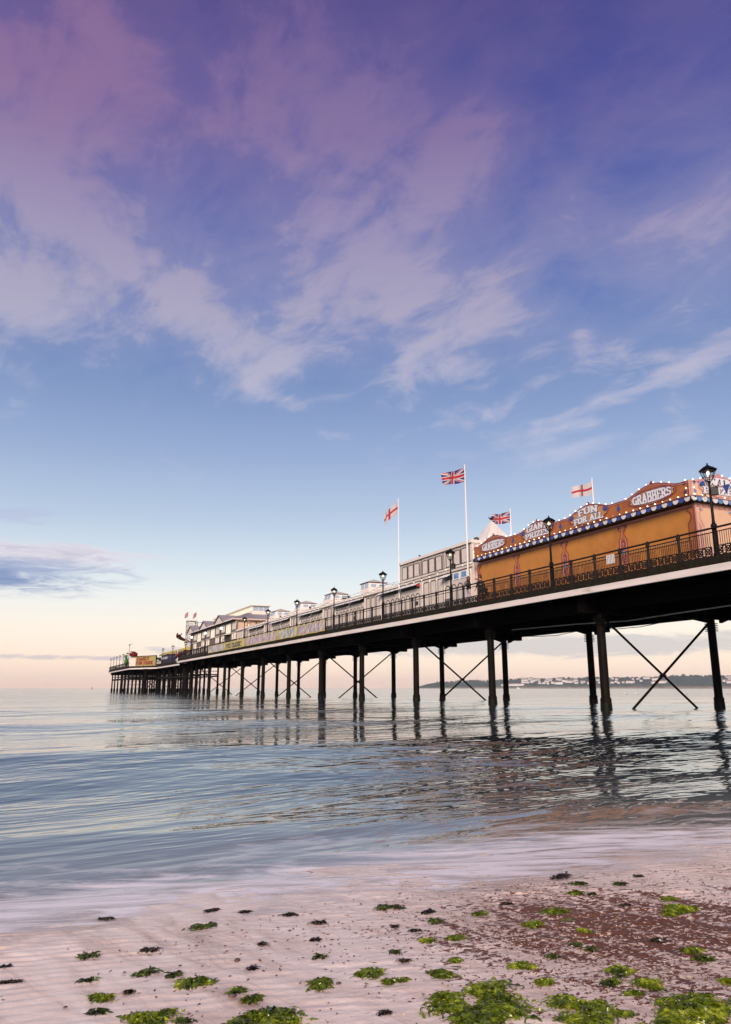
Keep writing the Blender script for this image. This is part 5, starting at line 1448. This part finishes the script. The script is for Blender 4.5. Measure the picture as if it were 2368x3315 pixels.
crouch = dict(pel=((0, .16, .55), .13), chest=((0, -.02, .76), .135), neck=((0, -.09, .93), .055), head0=((0, -.13, .98), .075), head1=((0, -.16, 1.07), .082),
              shL=((-.15, -.06, .88), .055), shR=((.15, -.06, .88), .055), hipL=((-.09, .14, .52), .09), hipR=((.09, .14, .52), .09), knL=((-.12, -.18, .44), .06), knR=((.12, -.16, .44), .06),
              anL=((-.12, .0, .09), .042), anR=((.12, .02, .09), .042), toL=((-.12, -.15, .035), .033), toR=((.12, -.13, .035), .033),
              elL=((-.22, -.18, .68), .04), haL=((-.14, -.30, .56), .032), fiL=((-.12, -.35, .53), .027), elR=((.22, -.18, .68), .04), haR=((.14, -.30, .56), .032), fiR=((.12, -.35, .53), .027))
def seated_child():
    p = person((24.55, 37.62, 6.0), R(-90), crouch, (DKT, DTR, HD), 'small person in dark clothes crouching behind the railing by the orange wall', .06)
    for ch in p.children:
        if ch.name.startswith('body'):
            for f in ch.data.polygons:
                c = f.center
                f.material_index = 2 if c.z > .955 else (3 if c.z < .09 else (1 if c.z < .58 and f.material_index != 2 else 0))
seated_child()

# ------------------------------------------------------------------ birds, boat
GULLW = mat('gull_white', (.70, .70, .70), .7, .05, 30); GULLG = mat('gull_grey', (.30, .31, .33), .7, .1, 30); BEAK = mat('beak', (.55, .35, .05), .5, .05, 30)
DARKB = mat('dark_bird', (.012, .012, .014), .6, .2, 30)
def bird_mesh(dark=False, legs=True):
    mb = MB(); n = 10
    secs = [(-.24, .008, .12), (-.16, .035, .115), (-.06, .075, .10), (.05, .085, .10), (.13, .06, .125), (.17, .045, .17), (.19, .043, .205), (.225, .038, .22), (.25, .015, .215)]
    vs = []
    for x, r, z in secs:
        for i in range(n):
            a = 2 * math.pi * i / n; vs.append((x + (.0 if z < .13 else .02 * math.sin(a)), r * math.cos(a), z + r * math.sin(a) * .95))
    fs = [(k * n + i, k * n + (i + 1) % n, (k + 1) * n + (i + 1) % n, (k + 1) * n + i) for k in range(len(secs) - 1) for i in range(n)]
    mb.add(vs, fs + [tuple(range(n - 1, -1, -1)), tuple((len(secs) - 1) * n + i for i in range(n))], 0)
    for s in (-1, 1):
        mb.add([(.10, s * .078, .13), (-.02, s * .092, .14), (-.26, s * .03, .155), (-.02, s * .085, .07), (.0, s * .06, .175)], [(0, 4, 1), (4, 2, 1), (0, 1, 3), (1, 2, 3)], 1)
    mb.tube((.245, 0, .213), (.30, 0, .20), .012, .004, 5, 2)
    if legs:
        for s in (-1, 1): mb.tube((.0, s * .03, .04), (.0, s * .03, -.02), .007, .007, 4, 2)
    return mb.mesh('bird', [DARKB, DARKB, DARKB] if dark else [GULLW, GULLG, BEAK], smooth=True)
GM, DM, SM = bird_mesh(), bird_mesh(True), bird_mesh(False, False)
def bird(mesh, loc, rz, label, group=None, sc=1.0, name='bird'):
    o = bpy.data.objects.new(name, mesh); COL.objects.link(o); o.location = loc; o.rotation_euler = (0, 0, rz); o.scale = (sc,) * 3
    tag(o, label, 'bird', group)
bird(DM, (29.6, 44.2, 12.87), R(100), 'dark bird perched on the tip of the pyramid turret', sc=1.2)
bird(DM, (26.7, 49.9, 10.89), R(80), 'dark bird perched on the parapet of the tall hall', sc=.8)
for i, y in enumerate((71.9, 70.7)): bird(DM if i == 0 else GM, (29.45, y, 10.02), R(-60), ['dark bird perched on the gallery roof ridge', 'pale gull perched on the gallery roof ridge'][i], sc=1.3)
for yy in (63.8, 74.4, 84.8, 95.2): bird(DM, (26.55, yy - .05, 9.2), R(90), 'dark bird perched on the gallery eaves between open windows', 'birds on the gallery eaves', sc=1.15)
rb = random.Random(12)
for (x, y) in ((87.5, 100), (93.5, 101), (96.5, 101.5), (105, 99), (113, 97), (117, 96), (132, 92), (136, 94), (138, 93), (150, 90)):
    bird(SM, (x, y, float(sea_z(np.array([[x]]), np.array([[y]]))[0, 0]) - .03), R(rb.choice([-20, 160, 140, 200])), 'white gull floating on the calm sea beyond the pier', 'gulls floating on the sea', 1.7)
dv = thing('diving_gull', (129.0, 92, .35), 'white gull with raised wings just above the sea beyond the pier', 'bird')
inst(SM, 'body', dv, (129.0, 92, .35), (0, 0, 1.0), (1.6,) * 3)
for s in (-1, 1):
    m_ = MB(); m_.add([(128.95, 92, .62), (129.15, 92.05, .62), (129.0 + s * .45, 92.1, .95), (128.8 + s * .62, 92.1, .80)], [(0, 1, 2, 3)]); m_.build('wing', GULLG, dv)
by = thing('marker_buoy', (64.0, 880, 0), 'small orange buoy on the horizon left of the pier', 'buoy')
m_ = MB(); m_.lathe([(.9, -.5), (1.0, .4), (.6, .8), (.25, 1.9), (.1, 2.1)], tuple(by.location), 10); m_.build('float', mat('buoy_orange', (.5, .12, .03), .5, .1, 1), by)
MB().lathe([(.3, 2.0), (.3, 2.5), (.1, 2.7)], tuple(by.location), 8).build('topmark', BLACK, by)
bo = thing('small_boat', (640, 905, 0), 'tiny white boat moored off the far shore', 'boat')
m_ = MB(); m_.hexa([(637.5, 904, -.3), (642, 904.4, -.3), (642, 905.6, -.3), (637.5, 906, -.3), (637, 903.6, 1.0), (643.5, 904.8, 1.3), (643.5, 905.2, 1.3), (637, 906.4, 1.0)]); m_.build('hull', WHITE, bo)
MB().box(638.2, 640.4, 904.2, 905.8, 1.1, 2.3).build('cabin', WHITE, bo)

# ------------------------------------------------------------------ seaweed on the sand
def weed_material(name, dark, light, hi):
    m = bpy.data.materials.new(name); m.use_nodes = True
    t = m.node_tree; g = NG(t); b = t.nodes['Principled BSDF']
    geo = g.n('ShaderNodeNewGeometry')
    n = g.noise(geo.outputs['Position'], 45, 3, .6); n2 = g.noise(geo.outputs['Position'], 9, 3, .6)
    c = g.ramp(g.m('ADD', g.m('MULTIPLY', n, .5), g.m('MULTIPLY', n2, .5)), [(.38, dark), (.52, light), (.64, hi)])
    g.link(c, b.inputs['Base Color']); b.inputs['Roughness'].default_value = .28
    tr = g.n('ShaderNodeBsdfTranslucent'); g.link(c, tr.inputs[0])
    mx = g.n('ShaderNodeMixShader'); mx.inputs[0].default_value = .22
    out = [x for x in t.nodes if x.type == 'OUTPUT_MATERIAL'][0]
    g.link(b.outputs[0], mx.inputs[1]); g.link(tr.outputs[0], mx.inputs[2]); g.link(mx.outputs[0], out.inputs[0])
    return m
WEED = [weed_material('sea_lettuce', (.012, .022, .003), (.12, .165, .008), (.36, .40, .03)),
        weed_material('olive_weed', (.010, .014, .005), (.050, .075, .012), (.14, .17, .03)),
        weed_material('brown_weed', (.008, .006, .005), (.035, .024, .016), (.07, .05, .03))]
CLUMPS = [(0.81, 3.55, 0.132, 1), (0.54, 3.33, 0.093, 2), (0.32, 3.37, 0.093, 1), (0.49, 3.07, 0.095, 1), (0.29, 3.08, 0.048, 1), (0.63, 2.89, 0.137, 0), (0.58, 3.0, 0.056, 1), (0.32, 2.89, 0.081, 0), (0.3, 2.78, 0.061, 1), (0.46, 2.65, 0.151, 0), (0.74, 2.75, 0.053, 0), (0.77, 2.66, 0.06, 0), (0.75, 2.49, 0.212, 0), (1.04, 2.69, 0.125, 0), (1.12, 2.95, 0.058, 1), (1.28, 3.39, 0.121, 2), (1.18, 3.17, 0.052, 2), (1.2, 3.58, 0.103, 2), (0.97, 3.21, 0.026, 2), (0.02, 3.37, 0.051, 2), (0.41, 2.91, 0.032, 2), (0.85, 2.94, 0.057, 2), (0.53, 2.59, 0.066, 1), (0.04, 3.19, 0.088, 2), (0.43, 3.88, 0.106, 2), (0.89, 3.8, 0.13, 2), (1.03, 3.71, 0.105, 2), (1.66, 3.49, 0.152, 1), (1.8, 3.34, 0.115, 2), (2.0, 3.21, 0.069, 0), (1.56, 3.2, 0.032, 2), (1.61, 3.11, 0.053, 2), (1.59, 2.96, 0.046, 0), (1.71, 2.94, 0.062, 0), (1.76, 3.19, 0.1, 1), (2.34, 3.09, 0.129, 0), (2.12, 2.95, 0.11, 0), (2.63, 3.32, 0.076, 0), (2.79, 3.48, 0.107, 1), (2.99, 3.38, 0.108, 1), (2.81, 3.65, 0.276, 2), (2.85, 2.87, 0.22, 0), (2.71, 3.04, 0.098, 2), (2.99, 3.05, 0.077, 0), (2.25, 2.79, 0.049, 0), (2.45, 2.57, 0.108, 2), (2.47, 2.42, 0.084, 0), (2.44, 2.33, 0.062, 0), (1.76, 2.54, 0.095, 0), (1.21, 2.7, 0.11, 0), (1.41, 2.88, 0.039, 1), (1.39, 2.78, 0.048, 2), (1.57, 2.71, 0.048, 0), (1.45, 2.6, 0.101, 0), (1.25, 2.61, 0.036, 0), (1.3, 2.61, 0.032, 0), (1.41, 2.38, 0.301, 0), (1.36, 2.23, 0.311, 0), (1.12, 2.38, 0.049, 2), (1.69, 2.21, 0.147, 0), (1.67, 2.08, 0.233, 0), (1.77, 2.15, 0.086, 0), (1.74, 2.38, 0.055, 0), (2.06, 2.36, 0.115, 0), (1.96, 2.29, 0.046, 0), (2.04, 2.22, 0.13, 0), (1.8, 2.06, 0.051, 0), (1.94, 2.17, 0.045, 0), (1.97, 1.97, 0.286, 0), (2.1, 2.05, 0.136, 0), (2.32, 2.13, 0.048, 0), (1.93, 2.59, 0.049, 1), (3.21, 3.48, 0.071, 2), (2.3, 2.96, 0.045, 1), (2.21, 3.31, 0.072, 2), (2.71, 3.28, 0.038, 1), (2.1, 2.66, 0.041, 1), (2.12, 2.6, 0.051, 1), (1.92, 2.28, 0.055, 1)]
SPECIAL = {(1.41, 2.38): 'broadest heap of bright green seaweed on the wet sand', (1.36, 2.23): 'long heap of green seaweed trailing below the broadest heap',
           (1.97, 1.97): 'thick pale green seaweed heap beside the bare brown sand', (1.67, 2.08): 'dense dark green seaweed heap between two larger heaps', (2.85, 2.87): 'rounded green seaweed mound at the edge of the brown sand',
           (0.46, 2.65): 'slanting heap of bright green seaweed on pale sand', (0.63, 2.89): 'compact bright green seaweed heap on pale rippled sand', (0.75, 2.49): 'low broad dark green seaweed heap on pale sand',
           (2.81, 3.65): 'long thin dark seaweed raft at the water edge'}
def weed_clump(x, y, w, t, rnd):
    mb = MB()
    rx, ry = w * .5, w * (.36 if t != 2 else .2)
    hgt = min(.018, w * (.10 if t == 0 else .07 if t == 1 else .04))
    ang0 = rnd.uniform(-.35, .35)
    n = int(80 + 4200 * w) if t == 0 else int(50 + 1100 * w)
    zb = max(sand_at(x, y), .020 * (4.05 - y) - .002)
    lobes = [(rnd.uniform(-.75, .75), rnd.uniform(-.65, .65), rnd.uniform(.14, .42)) for _ in range(9)]
    for i in range(n):
        lb = rnd.choice(lobes); a = rnd.uniform(0, 6.283); q = rnd.random() ** .5 * lb[2]
        u, v = lb[0] + q * math.cos(a), lb[1] + q * math.sin(a)
        if rnd.random() < .14: u *= rnd.uniform(1.1, 1.7); v *= rnd.uniform(1.1, 1.7)
        rr = min(1, u * u + v * v)
        cx, cy = u * rx, v * ry
        cx, cy = cx * math.cos(ang0) - cy * math.sin(ang0), cx * math.sin(ang0) + cy * math.cos(ang0)
        cz = hgt * (1 - rr * .8) * rnd.random() * (.35 + lb[2] * 1.6)
        L = rnd.uniform(.012, .046) * (.6 + .5 * min(w, .3) / .3)
        wd = rnd.uniform(.0014, .0040) * (.8 + .5 * min(w, .3) / .3)
        thread = rnd.random() < .34
        if thread: L *= 1.9; wd *= .42
        d_ = rnd.uniform(0, 6.283); px_, py_, pz_ = x + cx, y + cy, zb + cz
        curl = rnd.uniform(2.0, 7.0) * rnd.choice((-1, 1)) if thread else rnd.uniform(-2.6, 2.6); tw = rnd.uniform(0, 3.1); ns = 7 if thread else 5
        pts = []
        rise = rnd.uniform(-.2, .12) if thread else rnd.uniform(-.2, .40)
        for k in range(ns + 1):
            s = k / ns
            nx, ny = -math.sin(d_), math.cos(d_)
            ww = wd * (.4 + math.sin(math.pi * min(1, s * .9 + .08))) * (1 + .4 * math.sin(k * 2.7 + i))
            tt = tw + s * curl
            ox, oy, oz = nx * math.cos(tt) * ww, ny * math.cos(tt) * ww, math.sin(tt) * ww * .8
            pts.append(((px_ + ox, py_ + oy, max(zb + .001, pz_ + oz + .004)), (px_ - ox, py_ - oy, max(zb + .0005, pz_ - oz + .003))))
            d_ += curl / ns * .8
            px_ += math.cos(d_) * L / ns; py_ += math.sin(d_) * L / ns; pz_ += (rise - s * .9) * L / ns
        vs = [p for pr in pts for p in pr]
        mb.add(vs, [(2 * k, 2 * k + 1, 2 * k + 3, 2 * k + 2) for k in range(ns)])
    o = mb.build('seaweed_clump', WEED[t], None, smooth=True, loc=(x, y, zb))
    lab = SPECIAL.get((x, y))
    if lab: tag(o, lab, 'seaweed')
    elif t == 2: tag(o, 'thin dark brown shred of seaweed on the wet sand', 'seaweed', 'dark seaweed shreds on the sand')
    elif t == 1: tag(o, 'small flattened olive seaweed tuft on the wet sand', 'seaweed', 'olive seaweed tufts on the sand')
    else: tag(o, 'small bright green seaweed tuft on the wet sand', 'seaweed', 'green seaweed tufts on the sand')
rw = random.Random(21)
for (x, y, w, t) in CLUMPS: weed_clump(x, y, w * (.6 if t == 2 else 1.0 if w > .2 else .86), t, rw)
# scattered pebbles
ST = mat('pebble', (.10, .06, .045), .45, .4, 60, .3)
for i in range(14):
    x, y = rw.uniform(.2, 3.0), rw.uniform(2.1, 3.3)
    m_ = MB(); r = rw.uniform(.005, .012)
    m_.lathe([(r * .5, -r * .3), (r, .1 * r), (r * .75, .6 * r), (r * .2, .8 * r)], (0, 0, 0), 7)
    o = m_.build('pebble', ST, None, smooth=True, loc=(0, 0, 0)); o.location = (x, y, sand_at(x, y)); o.scale = (1.4, 1, 1); o.rotation_euler = (0, 0, rw.random() * 6)
    tag(o, 'small dark pebble lying on the wet sand', 'pebble', 'pebbles on the sand')

# red-brown shreds and grit washed together on the bare sand
def grit():
    rnd = random.Random(8); mb = MB(); n = 0
    while n < 4200:
        x, y = rnd.gauss(2.4, .62), rnd.gauss(2.72, .46)
        if rnd.random() < .12: x, y = rnd.uniform(.3, 3.6), rnd.uniform(1.9, 3.6)
        st = float(fbm(4.2 * x + 1.5 * y, .6 * x - 1.2 * y, 3.0, 3))
        if st < rnd.uniform(-.5, .45) or not (1.7 < y < 3.75): continue
        n += 1
        zb = .020 * (4.05 - y) + .0005
        a = rnd.uniform(0, 6.283); l = rnd.uniform(.003, .011); w = l * rnd.uniform(.25, .6); h = rnd.uniform(.001, .004)
        c, q = math.cos(a), math.sin(a)
        P = lambda u, v, t: (x + u * c - v * q, y + u * q + v * c, zb + t)
        mb.add([P(-l, 0, 0), P(-.2 * l, -w, 0), P(l, -.1 * w, 0), P(.1 * l, w, 0), P(-.3 * l, 0, h), P(.4 * l, .1 * w, h * .7)],
               [(0, 1, 4), (1, 5, 4), (1, 2, 5), (2, 3, 5), (3, 4, 5), (3, 0, 4)], 0 if rnd.random() < .8 else 1)
    zz = sand_z(np.array([[v[0] for v in mb.v]]), np.array([[v[1] for v in mb.v]]))[0]
    mb.v = [(v[0], v[1], float(z_) + (v[2] - .020 * (4.05 - v[1])) + .0004) for v, z_ in zip(mb.v, zz)]
    o = mb.build('red_grit', [mat('red_shreds', (.11, .037, .016), .35, .5, 90), mat('pale_shell', (.42, .34, .28), .5, .2, 90)])
    tag(o, 'red-brown shreds and grit strewn over the bare wet sand', 'grit', kind='stuff')
grit()

# ------------------------------------------------------------------ sea haze between the beach and the far headland
HZ = bpy.data.materials.new('sea_haze'); HZ.use_nodes = True
HZ.node_tree.nodes.clear()
_g = NG(HZ.node_tree); _v = _g.n('ShaderNodeVolumePrincipled'); _o = _g.n('ShaderNodeOutputMaterial')
_v.inputs['Color'].default_value = (.80, .88, 1.0, 1); _v.inputs['Density'].default_value = 4.5e-5
_g.link(_v.outputs[0], _o.inputs['Volume'])
xa, xb, ya, yb = float(Xsea.min()) - 40, float(Xsea.max()) + 40, -90, float(Ysea.max()) + 60
hz = MB().box(xa, xb, ya, yb, -6, 92).build('haze', HZ)
tag(hz, 'thin bluish sea haze over the bay', 'haze', kind='stuff')
